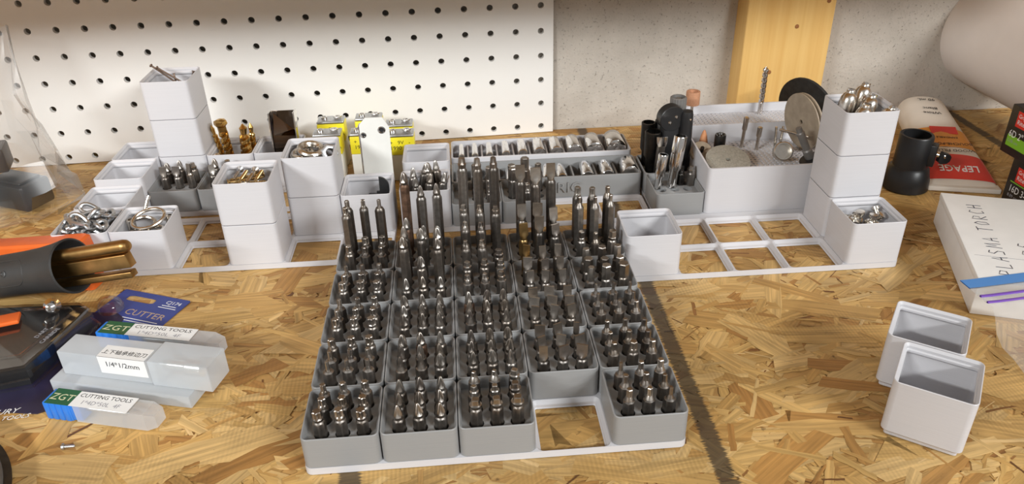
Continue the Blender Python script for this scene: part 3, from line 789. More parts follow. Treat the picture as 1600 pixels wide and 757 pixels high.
mb.build('holder_body', WHITE, hold, smooth=30)
q = MB(); holed_plate(q, 1.6, 1.6, 29, 20, 122.8 / 29, 82 / 20, 1.25, 34.0, 3.0, n=8); q.build('perforated_step', WHITE, hold, smooth=0)
q = MB(); q.box(1.6, W - 1.6, 84, 85.6, 30.1, 50.8, .3); q.build('step_ridge', WHITE, hold)
q = MB(); holed_plate(q, 1.6, 85.7, 29, 9, 122.8 / 29, 38.5 / 9, 1.25, 46.3, 3.0, n=8); q.build('perforated_step', WHITE, hold, smooth=0)

def twist_drill(L, r, shank_L, tip='point', turns=3.2, groove=.55):
    mb = MB(); n = 20; rings = [polar(circ(r * .93), 0, n), polar(circ(r * .93), shank_L, n)]
    m = 34
    for k in range(m + 1):
        t = k / m; z = shank_L + .4 + (L - shank_L - r * 1.1) * t
        f = lambda a: r * (1 - groove * max(0, math.cos(2 * a)) ** 2.2 * min(1, t * 5 + .15))
        ph = turns * 2 * PI * t
        rings.append([(f(2 * PI * i / n) * math.cos(2 * PI * i / n + ph), f(2 * PI * i / n) * math.sin(2 * PI * i / n + ph), z) for i in range(n)])
    rings.append([(x * .12, y * .12, L) for x, y, z in rings[-1]])
    mb.loft(rings); return mb
d = twist_drill(46, 2.6, 10).build('drill_bit', CHROME, None, (195, -103, 46.4)); tag(d, 'tall silver twist drill standing in front of the pine stud', 'drill bit')
drum = empty('sanding_drum', 'tan sanding drum on a steel pin, back row of stepped holder', 'sanding drum', (127, -104, 46.4))
q = MB(); q.lathe([(1.5, 0), (1.5, 16)], 14); q.build('pin', NICKEL, drum)
q = MB(); q.lathe([(2, 14.2), (6.3, 14.2), (6.5, 14.8), (6.5, 26.5), (6.2, 27), (4.2, 27), (4.2, 24)], 28); q.build('drum', SANDDRUM, drum)
cone = empty('grinding_stone', 'orange pointed grinding stone in the stepped holder', 'grinding stone', (123, -152, 34.1))
q = MB(); q.lathe([(1.4, 0), (1.4, 5)], 12); q.build('pin', NICKEL, cone)
q = MB(); q.lathe([(1, 3.4), (3.9, 3.4), (4.3, 4.6), (3.7, 9.5), (2.6, 15), (1.3, 19), (.3, 20)], 22); q.build('stone', STONE, cone)
br = empty('cup_brush', 'dark cup brush beside the orange grinding stone', 'brush', (133, -165, 34.1))
q = MB(); q.lathe([(1.4, 0), (1.4, 5.5)], 12); q.build('pin', DARKMETAL, br)
q = MB(); q.lathe([(1.4, 4.6), (4.6, 7.5), (4.9, 8.5), (4.9, 19), (4.6, 20.4), (3.4, 20.4), (2.8, 19)], 20); q.build('cup', DARKMETAL, br)
q = MB()
for k in range(9):
    a = 2 * PI * k / 9; q.lathe([(.5, 19), (.5, 21)], 6, Mrot(t=(3.9 * math.cos(a), 3.6 * math.sin(a), 0)))
q.build('bristle_tips', ZINC, br)
def collet(loc, L, label, tilt):
    o = empty('burr', label, 'burr', loc, tilt)
    q = MB(); q.lathe([(1.55, 0), (1.55, L * .55), (2.3, L * .6)], 14); q.build('shank', NICKEL, o)
    q = MB(); f = lobes(1.9, 2.5, 6, .6); q.loft([polar(circ(2.0), L * .59, 24), polar(f, L * .62, 24), polar(f, L * .97, 24), polar(circ(1.3), L, 24)]); q.build('head', NICKEL, o)
collet((160, -150, 34.1), 29, 'taller nickel burr standing in the middle of the stepped holder', (0, rad(3), 0))
collet((171, -158, 34.1), 22, 'shorter nickel burr standing right of the taller one', (0, rad(2), 0))
wire = empty('cup_mandrel', 'round steel cup with a split shank lying in the stepped holder', 'mandrel', (182, -186, 34.1))
q = MB(); q.lathe([(7.6, 0), (8.1, .6), (8.1, 9), (7.4, 9.5), (6.6, 9.5), (6.4, 3.5)], 28, Mrot(x=62, z=-14, t=(0, 2, 8.3))); q.build('cup', NICKEL, wire)
for x in (-2.2, 2.6):
    q = MB(); q.tube([(x - .5, 9, .9), (x, 12, 14), (x * 1.3 + .4, 13.5, 27)], 1.1, 10); q.build('shank', NICKEL, wire)
bar = empty('mandrel', 'thin steel mandrel resting on the tan wheel in the stepped holder', 'mandrel', (181, -176, 60), (0, rad(104), rad(-16)))
q = MB(); q.lathe([(.9, 0), (1.25, .4), (1.25, 20), (1.7, 20.4), (1.7, 25), (.9, 25.4)], 12); q.build('shaft', NICKEL, bar)
bk = empty('rubber_drum_mandrel', 'grey mandrel with a black wheel leaning across the tan wheel', 'mandrel', (203, -199.5, 37.5), (rad(-3), rad(-27), 0))
q = MB(); q.lathe([(8.6, 0), (9.4, .8), (9.4, 4.2), (8.8, 5)], 28); q.build('wheel', BLACK, bk)
q = MB(); q.lathe([(3.4, 4.8), (4.1, 6), (4.1, 13), (3.1, 14.2), (3.4, 31), (2.6, 32), (2.6, 36)], 20); q.build('shaft', GREYMETAL, bk)
def wheel(name, r, t, m, loc, rot, label, cat, hole=True):
    o = empty(name, label, cat, loc, rot)
    q = MB(); q.loft([polar(circ(2.2), 0, 40), polar(circ(r - .3), 0, 40), polar(circ(r), .3, 40), polar(circ(r), t - .3, 40), polar(circ(r - .3), t, 40), polar(circ(2.2), t, 40)], False, False, closed=True) if False else q.loft([polar(circ(2.0), 0, 40), polar(circ(r - .3), 0, 40), polar(circ(r), .3, 40), polar(circ(r), t - .3, 40), polar(circ(r - .3), t, 40), polar(circ(2.0), t, 40), polar(circ(2.0), 0, 40)], False, False)
    q.build('disc', m, o); return o
wheel('cutting_wheel', 25.5, 1.4, TAN, (207, -162, 59.8), (rad(-84), rad(0), rad(-80)), 'tan resin cutting wheel leaning upright at the holder end', 'wheel')
wheel('cutting_wheel', 25.5, 1.6, TAN, (210.6, -161.4, 59.8), (rad(-84), rad(0), rad(-80)), 'second resin wheel directly behind the tan cutting wheel', 'wheel')
wheel('grinding_disc', 36.5, 3.0, GRINDER, (251, -86, 36.2), (rad(-79), 0, rad(-68)), 'large black abrasive disc behind the stack of three white bins', 'disc')
wheel('cutting_wheel', 19, 2.4, GRIT, (131, -191.5, 40.4), (rad(18), rad(0), rad(-3)), 'gritty grey wheel leaning low against the holder front wall', 'wheel')
o = wheel('polishing_wheel', 9.5, 4.5, TAN, (115.5, -167.5, 39), (rad(40), rad(-10), 0), 'small tan wheel on a stub pin behind the gritty wheel', 'wheel')
q = MB(); q.lathe([(1.7, 4), (1.7, 11)], 12); q.build('pin', DARKMETAL, o)

# ================================================================== black socket tools in the two grey trays beside the holder
def plain_tray(fr, u, v, label):
    t = put_tray(fr, u, v, label, 'grey trays beside the stepped holder'); return t
plain_tray(FRR, 0, 0, 'grey tray holding chrome nut drivers beside the stepped holder')
plain_tray(FRR, 0, 1, 'grey tray crowded with black sockets and a black pivoting tool')
def pos(u, v, z=ZF + .1): return FRR.p(u, v, z)
def deep_socket(r, L, loc, m, label, tilt=(0, 0, 0), hexm=True, cat='socket'):
    o = empty('deep_socket', label, cat, loc, tilt)
    q = MB(); n = 24
    q.loft([polar(circ(r * .72), 0, n), polar(circ(r * .75), L * .32, n), polar(circ(r), L * .4, n), polar(circ(r), L - .5, n), polar(circ(r * .94), L, n), polar(hexr(r * 1.5) if hexm else circ(r * .78), L, n), polar(hexr(r * 1.45) if hexm else circ(r * .75), L - 9, n)])
    q.build('sleeve', m, o); return o
deep_socket(6.3, 41, pos(.20, 1.80), DARKMETAL, 'black impact socket at the far corner of the crowded grey tray')
deep_socket(5.2, 42, pos(.47, 1.83), DARKMETAL, 'narrower black impact socket second along the back row')
deep_socket(7.6, 38, pos(.235, 1.46), DARKMETAL, 'wide black impact socket before the two back ones')
pt = empty('pivot_tool', 'black pivoting tool handle with two silver rivets among the sockets', 'tool', pos(.60, 1.47), (rad(3), rad(-3), rad(8)))
q = MB(); q.box(-7.5, 7.5, -4.2, 4.2, 0, 50, 1.5); q.build('handle', BLACK, pt)
q = MB(); q.lathe([(11, -4.6), (11.6, -4), (11.6, 4), (11, 4.6)], 30, Mrot(x=90, t=(0, 0, 51.5))); q.build('pivot_head', BLACK, pt)
for x, z in ((-2.6, 48.5), (3.2, 53)):
    q = MB(); q.lathe([(1.7, 0), (1.3, .8), (.4, 1.2)], 12, Mrot(x=90, t=(x, -4.55, z))); q.build('rivet', CHROME, pt)
ke = empty('knurled_driver', 'knurled dark driver with a steel bit mouth, tallest in the crowded tray', 'driver', pos(.80, 1.80), (0, 0, 0))
q = MB(); q.lathe([(4, 0), (4, 40)], 20); q.build('shaft', BLACK, ke)
q = MB(); q.loft([polar(lobes(6.9, 7.3, 20), 40, 80), polar(lobes(6.9, 7.3, 20), 63, 80), polar(circ(6.4), 63.6, 80), polar(circ(5.4), 63.6, 80), polar(circ(5.4), 60, 80)]); q.build('knurled_collar', GREYMETAL, ke)
q = MB(); q.lathe([(2.4, 59.8), (2.4, 62.5), (1.2, 62.5)], 12); q.build('mouth', ZINC, ke)
rb = empty('black_bit_holder', 'long black bit holder beside the holder wall', 'bit holder', pos(.90, 1.36), (0, rad(-1), 0))
q = MB(); q.lathe([(5.0, 0), (5.6, 2), (5.6, 54), (5.0, 57), (3, 57.6)], 20); q.build('sleeve', BLACK, rb)
q = MB(); q.lathe([(1.0, 0), (.7, .7)], 10, Mrot(x=90, t=(1.5, -5.3, 51))); q.build('ball_catch', CHROME, rb)
ch = empty('flat_bit', 'flat steel bit with a bright slanted end in the crowded tray', 'bit', pos(.30, 1.17), (0, rad(3), rad(4)))
q = MB(); q.box(-3.2, 3.2, -2.4, 2.4, 0, 29, .5); q.build('shaft', STEEL, ch)
q = MB(); q.loft([flatrect(3.4, 2.2, 28.6), flatrect(4.6, 1.6, 32), flatrect(5, .5, 37)]); q.build('slanted_end', CHROME, ch)
deep_socket(5.6, 46, pos(.47, .64), CHROME, 'long bright chrome nut driver leaning in front of the black tools', (rad(-4), rad(7), 0))
deep_socket(4.3, 31, pos(.17, .60), CHROME, 'shorter chrome nut driver beside the long bright one', (rad(-3), rad(7), 0))
put_bit(FRR.p(.68, .74, 10.3), 36, 'torx', 2.5, 'black torx bit standing in front of the black bit holder', None, 0, sm=DARKMETAL, tm=DARKMETAL, group='driver bits beside the stepped holder')
put_bit(FRR.p(.88, .69, 10.3), 36.5, 'square', 2.6, 'steel square bit nearest the holder wall', None, 0, group='driver bits beside the stepped holder')
put_bit(FRR.p(.80, 1.02, 19), 37, 'cross', 2.6, 'steel phillips bit between the two grey trays', None, 0, group='driver bits beside the stepped holder') if False else None

# ================================================================== contents of the bins
# -- chain: one chain whose links are parts
chain = empty('chain', 'zinc chain of twisted oval links heaped in a white bin', 'chain', FL.p(-.5, .5, 0), (0, 0, FL.a))
lm = MB(); pts = []
for k in range(20):
    a = 2 * PI * k / 20; x, y = 4.0 * math.sin(a), 8.0 * math.cos(a); z = 1.5 * math.sin(2 * a)
    pts.append((x, y, z))
lm.tube(pts, 1.55, 8, closed=True); LINK = lm.mesh('link'); LINK.materials.append(ZINC)
lay = random.Random(3)
for lev, z in enumerate((29.5, 34.6, 39.6, 44.4)):
    rr = 13.2 if lev < 2 else (12.6 if lev == 2 else 7)
    base = lay.uniform(0, PI)
    nn = (4, 4, 4, 3)[lev]
    for r_ in range(nn):
        for c_ in range((2, 2, 2, 1)[lev]):
            a = base
            lx = (r_ - (nn - 1) / 2) * 9.6; ly = (c_ - .5) * 18 if lev < 3 else lay.uniform(-3, 3)
            x, y = lx * math.cos(lev * PI / 2) - ly * math.sin(lev * PI / 2), lx * math.sin(lev * PI / 2) + ly * math.cos(lev * PI / 2)
            m_ = 10.3 if lev % 2 == 0 else 10.3
            x = max(-14, min(14, x)); y = max(-14, min(14, y)) 
            lk = obj('link', LINK, ZINC, chain, (x * .92, y * .92, z), (lay.uniform(-.4, .4), lay.uniform(-.45, .45), lev * PI / 2 + lay.uniform(-.5, .5)))
# -- nickel rings
def ring_mesh(R1, r, sq=1.0):
    q = MB(); q.tube([(R1 * math.cos(2 * PI * k / 32), R1 * sq * math.sin(2 * PI * k / 32), 0) for k in range(32)], r, 10, closed=True); return q
ro = FL.p(.5, .5, 0)
def at(o, x, y, z): return (o[0] + x, o[1] + y, z)
big = empty('wire_ring', 'large bent nickel wire ring standing highest in its bin', 'ring', at(ro, 3, 1, 38), (rad(18), rad(-10), rad(15)), 'nickel rings in the white bin')
ring_mesh(12.2, 1.35, .8).build('ring', NICKEL, big)
q = MB(); q.tube([(-5.5, -2, -4.5), (-1, 1.5, 1.2), (1.5, 3.4, 3.4)], 1.5, 10); q.build('hook_tail', NICKEL, big, (4, 14, 3.2))
for k, (x, y, z, rx, ry, R1) in enumerate(((-3, 5, 32.4, 12, 8, 8.5), (4, -4, 29.8, -6, 4, 9.5), (-5, -6, 27.6, 3, -4, 9))):
    s_ = ring_mesh(R1, 1.5, .85).build('wire_ring', NICKEL, None, at(ro, x, y, z), (rad(rx), rad(ry), rad(40 * k))); tag(s_, '%s nickel ring lying under the large bent ring' % ['upper', 'middle', 'lowest'][k], 'ring', 'nickel rings in the white bin')
for k, (x, y) in enumerate(((-13, -13), (-14, 10), (13, -13), (13.6, 12))):
    q = MB(); q.lathe([(2.8, 0), (3.3, .5), (3.3, 10), (2.8, 10.6), (1.7, 10.6), (1.7, 8)], 16)
    s_ = q.build('sleeve', NICKEL, None, at(ro, x, y, 23.5), (rad(6 - 4 * k), rad(5 * k - 6), 0)); tag(s_, 'small nickel sleeve %s the wire ring bin' % ['at the front corner of', 'at the pegboard corner of', 'at the inner front corner of', 'at the inner back corner of'][k], 'sleeve', 'nickel sleeves among rings')
# -- screws
def screw_mesh(L, r, head):
    q = MB(); n = 12
    prof = [(0.25, 0), (r * .85, 2.2)]
    z = 2.2
    while z < L * .62:
        prof += [(r, z + .35), (r * .72, z + .8)]; z += 1.15
    prof += [(r * .8, z + .6), (r * .8, L - 2.2), (head, L - .6), (head, L - .1), (head * .55, L), (head * .3, L - .7)]
    q.lathe(prof, n); return q
SCR = [(screw_mesh(27, 1.45, 3.0).mesh('screw'), BRASS), (screw_mesh(22, 1.5, 3.1).mesh('screw'), NICKEL), (screw_mesh(17, 1.3, 2.8).mesh('screw'), ZINC)]
for me_, m_ in SCR: me_.materials.append(m_)
so_ = FL.p(2.5, .5, 0); lay = random.Random(11)
kinds_ = ['brass', 'nickel', 'zinc']
n_s = 0
for lev in range(4):
    z = 53.5 + lev * 5.4; ang = (lev % 2) * PI / 2 + lay.uniform(-.35, .35)
    for r_ in range(6 if lev < 3 else 4):
        kk = lay.choice([0, 1, 2, 1]) if lev < 3 else (0, 1, 0, 2)[r_]
        L = (27, 22, 17)[kk]
        off = (r_ - 2.5) * 4.95 if lev < 3 else (r_ - 1.5) * 6.4; sh = lay.uniform(-1, 1) * (31 - L) / 2 * .8
        c, s = math.cos(ang + FL.a), math.sin(ang + FL.a)
        # screw lies along the local direction c,s ; start half a length back
        x0, y0 = -s * off * .92 + c * (sh - L / 2), c * off * .92 + s * (sh - L / 2)
        flip = r_ % 2 == 0
        loc = at(so_, x0, y0, z); rt = (0, PI / 2 - rad(lay.uniform(-2, 2)), ang + FL.a)
        if flip: loc = at(so_, x0 + c * L, y0 + s * L, z); rt = (0, PI / 2, ang + FL.a + PI)
        o = tag(obj('screw', SCR[kk][0], None, None, loc, rt), '%s screw %s across in the %s layer of the screw heap' % (kinds_[kk], ['first', 'second', 'third', 'fourth', 'fifth', 'sixth'][r_], ['lowest', 'second', 'third', 'top'][lev]), 'screw', 'screws heaped in the white bin')
        n_s += 1
# -- old nails
NAILM = MB(); NAILM.lathe([(.15, 0), (.85, 2), (.85, 29), (1.6, 29.6), (1.6, 30.4), (.9, 30.8)], 10); NAILM = NAILM.mesh('nail'); NAILM.materials.append(NAILRUST)
no = FRL.p(.5, 1.5, 0)
nl = [(-13, -9, 95.5, 0, 88, 20), (-14, -3.5, 95.5, 0, 88, 12), (-12, 2.5, 95.5, 0, 88, 6), (-10, 9, 95.5, 0, 88, -4), (-11, -5, 98.4, 0, 87, -62 + 70), (7, 1.5, 97.4, 0, -52, -12), (14, -1, 97.6, 0, -55, -8), (1, 8.5, 97.6, -20, -8, 0), (13, 14.5, 97.6, -6, 20, 0)]
for k, (x, y, z, rx, ry, rz) in enumerate(nl):
    lab = ['old brown nail lying at the front of the top bin', 'old nail lying second from the front in the top bin', 'old nail lying in the middle of the top bin', 'old nail lying at the back of the top bin', 'old nail lying across the others in the top bin',
           'old brown nail sticking up highest from the top bin', 'second old nail sticking up from the top bin', 'short old nail standing behind the two tall ones', 'old nail poking up at the far corner of top bin'][k]
    o = tag(obj('nail', NAILM, None, None, at(no, x, y, z), (rad(rx), rad(ry), rad(rz))), lab, 'nail', 'old nails in the top bin')
    if k >= 7: o.scale = (1, 1, .3)
# -- gold drill bits
go = FRL.p(1.5, 1.5, 0)
def gold_bit(x, y, L, r, rx, ry, label, head):
    o = empty('gold_drill_bit', label, 'drill bit', at(go, x, y, 7.3), (rad(rx), rad(ry), 0), 'gold drill bits in the white bin')
    twist_drill(L - 8, r, 6, turns=1.5 + L / 40, groove=.5).build('flutes', GOLD, o)
    q = MB()
    if head: q.loft([polar(hexr(r * 1.6), L - 12, 24), polar(hexr(r * 1.6), L - 7, 24), polar(hexr(r * 2.5), L - 4.5, 24), polar(hexr(r * 2.3), L - 1.4, 24), polar(circ(r * .5), L, 24)])
    else: q.loft([polar(circ(r * .5), L - 10, 24), polar(circ(r * .8), L - 4, 24), polar(circ(.3), L, 24)])
    q.build('point', GOLD, o)
gold_bit(-4.5, 1, 59, 4.3, 3, -3, 'widest gold countersink bit with a flared hex top', True)
gold_bit(4.8, 5, 50, 3.6, -2, 5, 'gold twist bit standing beside the flared one', False)
gold_bit(11.2, -4, 54, 4.6, 0, 1, 'thick gold step bit at the bin end', False)
gold_bit(14, 10.5, 49, 3.0, 0, 2, 'thin gold bit behind the thick step bit', False)
gold_bit(-11, 9, 50, 2.5, -2, -10, 'slim gold bit leaning out over the bin edge', False)
q = MB(); q.lathe([(1.5, 0), (3.4, .4), (3.4, 3), (2.6, 4.5), (1.4, 4.5)], 16); tag(q.build('grommet', NICKEL, None, at(go, -13.5, -13, 33), (rad(-20), rad(-15), 0)), 'small nickel grommet in the corner of the gold bit bin', 'grommet')
# -- dark metal channel
co = FRL.p(2.5, 1.5, 0)
cc = empty('metal_channel', 'tall dark mirror-finish metal channel standing in a white bin', 'metal channel', at(co, 6.3, -3, 7.4), (rad(-3), 0, rad(-3)))
CHM = mat('dark_mirror_steel', (.16, .125, .10), .10, 1.0, noise=.08)
q = MB(); q.box(-11.9, -10.6, -6, 6, 0, 63, .3); q.build('side_flange', CHROME, cc)
q = MB(); q.box(10.6, 11.9, -6, 6, 0, 63, .3); q.build('side_flange', CHROME, cc)
q = MB(); q.box(-10.6, 10.6, 4.6, 6, 0, 62, .2); q.build('back_plate', CHM, cc)
q = MB(); q.add([(-9, -5.6, 0), (10.2, -5.6, 0), (10.2, -5.6, 41), (7, 4.4, 44), (-9, 4.4, 60), (-9, -5.6, 42)], [(0, 1, 2, 5), (5, 2, 3, 4)]); q.add([(-9.8, -5.8, 0), (-9, -5.8, 0), (-9, -5.8, 60), (-9.8, -5.8, 60)], [(0, 1, 2, 3)]); q.build('folded_insert', CHM, cc, smooth=0)
# -- eye bolts
eo = FL.p(3.5, 1.5, 0)
def eye(x, y, z, rx, ry, rz, R1, label):
    o = empty('eye_bolt', label, 'eye bolt', at(eo, x, y, z), (rad(rx), rad(ry), rad(rz)), 'eye bolts in the white bin')
    ring_mesh(R1, 2.9).build('eye', NICKEL if R1 > 7 else ZINC, o)
    q = MB(); q.lathe([(2.2, 0), (2.2, 12)], 12, Mrot(x=90, t=(0, -R1 - 1.6, 0))); q.build('shank', ZINC, o)
eye(-7.5, 5.5, 66, 4, -6, 35, 7.4, 'eye bolt lying at the bin side nearest the screws')
eye(0, 3, 70.6, 12, 8, 8, 8.6, 'dark nickel eye bolt lying on top in the middle')
q = MB(); f = hexr(13); q.loft([polar(circ(3.6), 0), polar(f, 0), polar(f, 8), polar(circ(5.4), 8.6), polar(circ(3.6), 8.6), polar(circ(3.6), 0)], False, False); tag(q.build('hex_nut', ZINC, None, at(eo, 12.4, 6, 65), (rad(62), rad(18), rad(12))), 'large dark-mouthed hex nut beside the eye bolts', 'nut')
q = ring_mesh(5, 1.8); tag(q.build('shackle_ring', ZINC, None, at(eo, 8.5, -8, 58.5), (rad(12), rad(6), 0)), 'thick zinc ring low in the eye bolt bin', 'ring')
q = ring_mesh(5.5, 1.6); tag(q.build('shackle_ring', ZINC, None, at(eo, -9, -9.5, 58), (rad(4), rad(-8), 0)), 'second zinc ring at the front corner of the eye bolt bin', 'ring')
q = MB(); q.tube([(-5, 0, 0), (-1, 1, .8), (3, -1, 0), (5, 2, .5), (1, 4, 0), (-3, 3, .3)], .9, 8); tag(q.build('wire_clip', ZINC, None, FRL.p(-.42, 1.55, 8.2)), 'small zinc wire clip lying in the empty bin by the pegboard', 'clip')
# -- black blade
bl = empty('cutter_blade', 'black rounded cutter blade standing in the white bin', 'blade', FL.p(4.76, 1.54, 7.2), (rad(-5), 0, FL.a))
q = MB(); poly = [(-4.5, 0), (6, 0), (6, 27)] + [(-2 + 8 * math.cos(a), 27 + 8.6 * math.sin(a)) for a in [k * PI / 2 / 7 for k in range(1, 8)]] + [(-2.0, 23), (-4.5, 23)]
q.prism(poly, -1, 1, Mrot(x=90)); q.build('blade', BLACK, bl, smooth=0)
q = MB(); q.box(-8, -1, -1.4, 1.4, 0, 20, .4); q.build('tang', BLACK, bl, (-3.6, 3, 0))
# -- loose phillips bits
fo = FM.p(.5, .5, 0)
for k, (x, y, z, rx, ry) in enumerate(((-11, 9, 47, 0, 4), (-3, 10, 49, -4, 8), (5, 8.5, 50, -3, -6), (11.5, 11, 51, -2, -4), (12, 1, 45, 0, 12), (1, 2, 44, 0, 10), (-7, -2, 44, 4, -4))):
    put_bit(at(fo, x, y, 21), z, 'cross', 2.9, ['loose phillips bit at the back corner of its white bin', 'loose phillips bit second along the bin back', 'loose phillips bit in the centre of the bin back', 'tallest loose phillips bit in the far bin corner', 'loose phillips bit leaning outward at the bin side', 'loose phillips bit leaning in the bin middle', 'loose phillips bit near the bin front'][k], None, None, tilt=(rad(rx), rad(ry)), group='loose phillips bits in the white bin')
# -- domed nickel plugs
PL = MB(); PL.lathe([(3.4, 0), (5.2, .6), (6.2, 4), (6.2, 16), (5.8, 19), (4.6, 21.6), (3.2, 22.8), (3.2, 24.2), (2.8, 25), (1.6, 25), (1.6, 23)], 28); PLM = PL.mesh('plug')
pc = MB(); pc.lathe([(2.95, 24.9), (2.95, 26), (1.1, 26), (1.1, 25.2)], 20); PCM = pc.mesh('collar')
po = FR.p(4.5, 1.5, 0)
for k, (x, y, z, rx, ry) in enumerate(((-12, 3, 93, -4, 10), (3.5, 12.5, 94, -5, 14), (1.8, -1.8, 90, -4, 14), (-8, -12.2, 87.5, 3, 10), (8.6, -12, 85.5, 2, 22))):
    o = tag(obj('nickel_plug', PLM, NICKEL, None, at(po, x, y, z), (rad(rx), rad(ry), FR.a)), ['domed nickel plug nearest the black disc', 'domed nickel plug highest at the back of its bin', 'domed nickel plug in the middle of the five', 'domed nickel plug at the front left of the five', 'domed nickel plug leaning toward the glue tube'][k], 'plug', 'domed nickel plugs in the top bin')
    obj('collar', PCM, CHROME, o)
# -- small fittings
fo2 = FR.p(4.5, .5, 0)
FT = MB(); FT.lathe([(1.5, 0), (2.6, .3), (2.6, 3), (2.0, 3.3), (2.6, 3.7), (2.0, 4.1), (2.6, 4.5), (2.0, 4.9), (2.6, 5.3), (2.0, 5.7), (2.0, 9), (3.2, 9.3), (3.2, 11.5), (1.2, 12)], 16); FTM = FT.mesh('fitting'); FTM.materials.append(NICKEL)
fit = [(-13, 6, 27.6, 74, 15), (-8.5, -1, 27.6, 80, 60), (-9, -12, 27.6, 88, 0), (0, -11, 27.6, 88, 80), (3.5, -1.5, 24.2, 4, 0), (-2, 5.5, 24.2, -6, 30), (8, 4, 24.2, 30, -40), (11, -9, 27.6, 85, 130), (12.5, 2.5, 27, 40, 100), (2, 11, 27.6, 84, 200), (-12, 14, 27.6, 88, -70)]
for k, (x, y, z, tl, az) in enumerate(fit):
    tag(obj('fitting', FTM, None, None, at(fo2, x, y, z), (0, rad(tl), rad(az))), 'small nickel fitting %s in the corner bin' % ['lying at the inner back', 'lying beside the standing ones', 'lying at the inner front', 'lying along the front wall', 'standing ribbed in the centre', 'standing behind the ribbed one', 'leaning toward the tube', 'lying at the outer front', 'leaning on the outer wall', 'lying at the back wall', 'lying in the back corner'][k], 'fitting', 'nickel fittings in the corner bin')

# ================================================================== batteries and hinge plate
def battery(x, y, label, lab2=True):
    o = empty('nine_volt_battery', label, 'battery', (x, y, .1), (0, 0, rad(-3)), 'nine volt batteries')
    q = MB(); q.box(-13.1, 13.1, 0, 17.2, 0, 26, 1.2); q.build('case', BATTERY, o)
    q = MB(); q.box(-13.2, 13.2, -.1, 17.3, 26, 43.6, 1.2); yb = q.build('yellow_band', YELLOW, o)
    q = MB(); q.box(-13.1, 13.1, 0, 17.2, 43.6, 46.3, 1.2); q.build('deck', ZINC, o)
    q = MB(); q.lathe([(3.0, 46.2), (3.0, 48.3), (2.6, 48.6), (1.8, 48.6), (1.8, 47)], 18, Mrot(t=(-6.4, 8.6, 0))); q.build('round_terminal', CHROME, o)
    q = MB(); q.loft([polar(circ(2.8), 46.2, 24, cx=6.4, cy=8.6), polar(lobes(3.0, 4.0, 6), 47.3, 24, cx=6.4, cy=8.6), polar(lobes(3.2, 4.1, 6), 48.6, 24, cx=6.4, cy=8.6), polar(circ(2.4), 48.6, 24, cx=6.4, cy=8.6), polar(circ(2.4), 47, 24, cx=6.4, cy=8.6)]); q.build('flared_terminal', CHROME, o)
    if lab2:
        text('voltage_print', '+   9V   -', 5.2, INK, yb, Mrot(x=90, t=(0, -.12, 38.6)), ext=.05)
        text('capacity_print', '1990', 5.4, INK, yb, Mrot(x=90, t=(-4, -.12, 33.2)), ext=.05)
        text('unit_print', '0mAh', 3.6, INK, yb, Mrot(x=90, t=(8.3, -.12, 32.8)), ext=.05)
battery(-180.5, -88, 'nine volt battery partly behind the white metal channel, front row')
battery(-177.5, -49, 'nine volt battery behind the metal channel, close to the pegboard')
battery(-147.3, -96.5, 'front battery reading 900mAh beside the white metal channel')
battery(-148.0, -71.5, 'battery directly behind the front one reading 900mAh')
battery(-214.7, -84, 'front battery of the pair behind the eye bolt bin')
battery(-213.7, -51, 'rear battery of the pair behind the eye bolt bin')
hp = empty('metal_bracket', 'white metal channel bracket with two holes standing before the batteries', 'bracket', (-166, -149, .1), (rad(-2.5), 0, rad(-4)))
q = MB(); poly = [(-12.5, 0), (12.5, 0), (12.5, 74), (7.5, 83), (-7, 83), (-12.5, 77)]
q.prism([(x, y) for x, y in poly], -1.3, 0, Mrot(x=90)); q.build('face_plate', OFFWHITE, hp, smooth=0)
q = MB(); q.box(-13.9, -12.5, .1, 8.5, 0, 76, .4); q.build('side_flange', CHROME, hp)
for x, z, r in ((6, 72, 2.3), (-9.8, 68, 1.6)):
    q = MB(); q.lathe([(r, 0), (r + .9, .1), (r + .9, .5), (r, .7), (r - .3, .3), (r - .4, .1)], 20, Mrot(x=90, t=(x, -.0, z))); q.build('eyelet', CHROME, hp)
    q = MB(); q.lathe([(r - .35, .05), (r - .35, .12)], 16, Mrot(x=90, t=(x, 0, z))); q.build('eyelet_dark_disc', INK, hp)  # solid black disc, painted-in darkness of the eyelet opening

# ================================================================== left foreground
# -- orange extension lead with black plug sleeve
pl = empty('welder_plug', 'black rubber plug with brass prongs lying over the blister pack', 'plug', (-432, -259, 23), (0, 0, 0))
dirv = Vector((75, -24, 19)); L = 72.0
Mp = Matrix.Translation((-2, 0, 0)) @ dirv.to_track_quat('Z', 'Y').to_matrix().to_4x4()
q = MB(); q.lathe([(14.5, -60), (15.2, -40), (15.4, 0), (15.6, 26), (16.2, 40), (17.8, 54), (19.3, 62), (19.6, 64), (18.4, 64.6), (17.2, 63), (15.6, 48), (14, 36)], 40, Mp); q.build('sleeve', RUBBER, pl)
def on_sleeve(ph, z, h=0.0): a = rad(150 + ph); r_ = 15.5 + h; return Mp @ Vector((r_ * math.cos(a), r_ * math.sin(a), z))
q = MB(); q.tube([on_sleeve(math.degrees(y / 15.5), x + 2, .1) for x, y, z in rrect(34, 9.5, 8, 0, 6)], .6, 8, closed=True); q.build('grip_panel', RUBBER, pl)
for k in range(4):
    a = rad(150); n_ = Vector((math.cos(a), math.sin(a), 0)); u_ = Vector((0, 0, 1)); v_ = n_.cross(u_)
    B_ = Matrix((u_, v_, n_)).transposed().to_4x4()
    q = MB(); q.lathe([(2.4, 0), (2.4, .6), (1.5, .9), (1.2, .5)], 14, Mp @ Matrix.Translation(n_ * 15.3 + u_ * (-20 + 13 * k)) @ B_); q.build('grip_button', RUBBER, pl)
q = MB(); q.tube([Mp @ Vector((0, 0, t)) for t in (34, 70, 96)] , 4.9, 20)
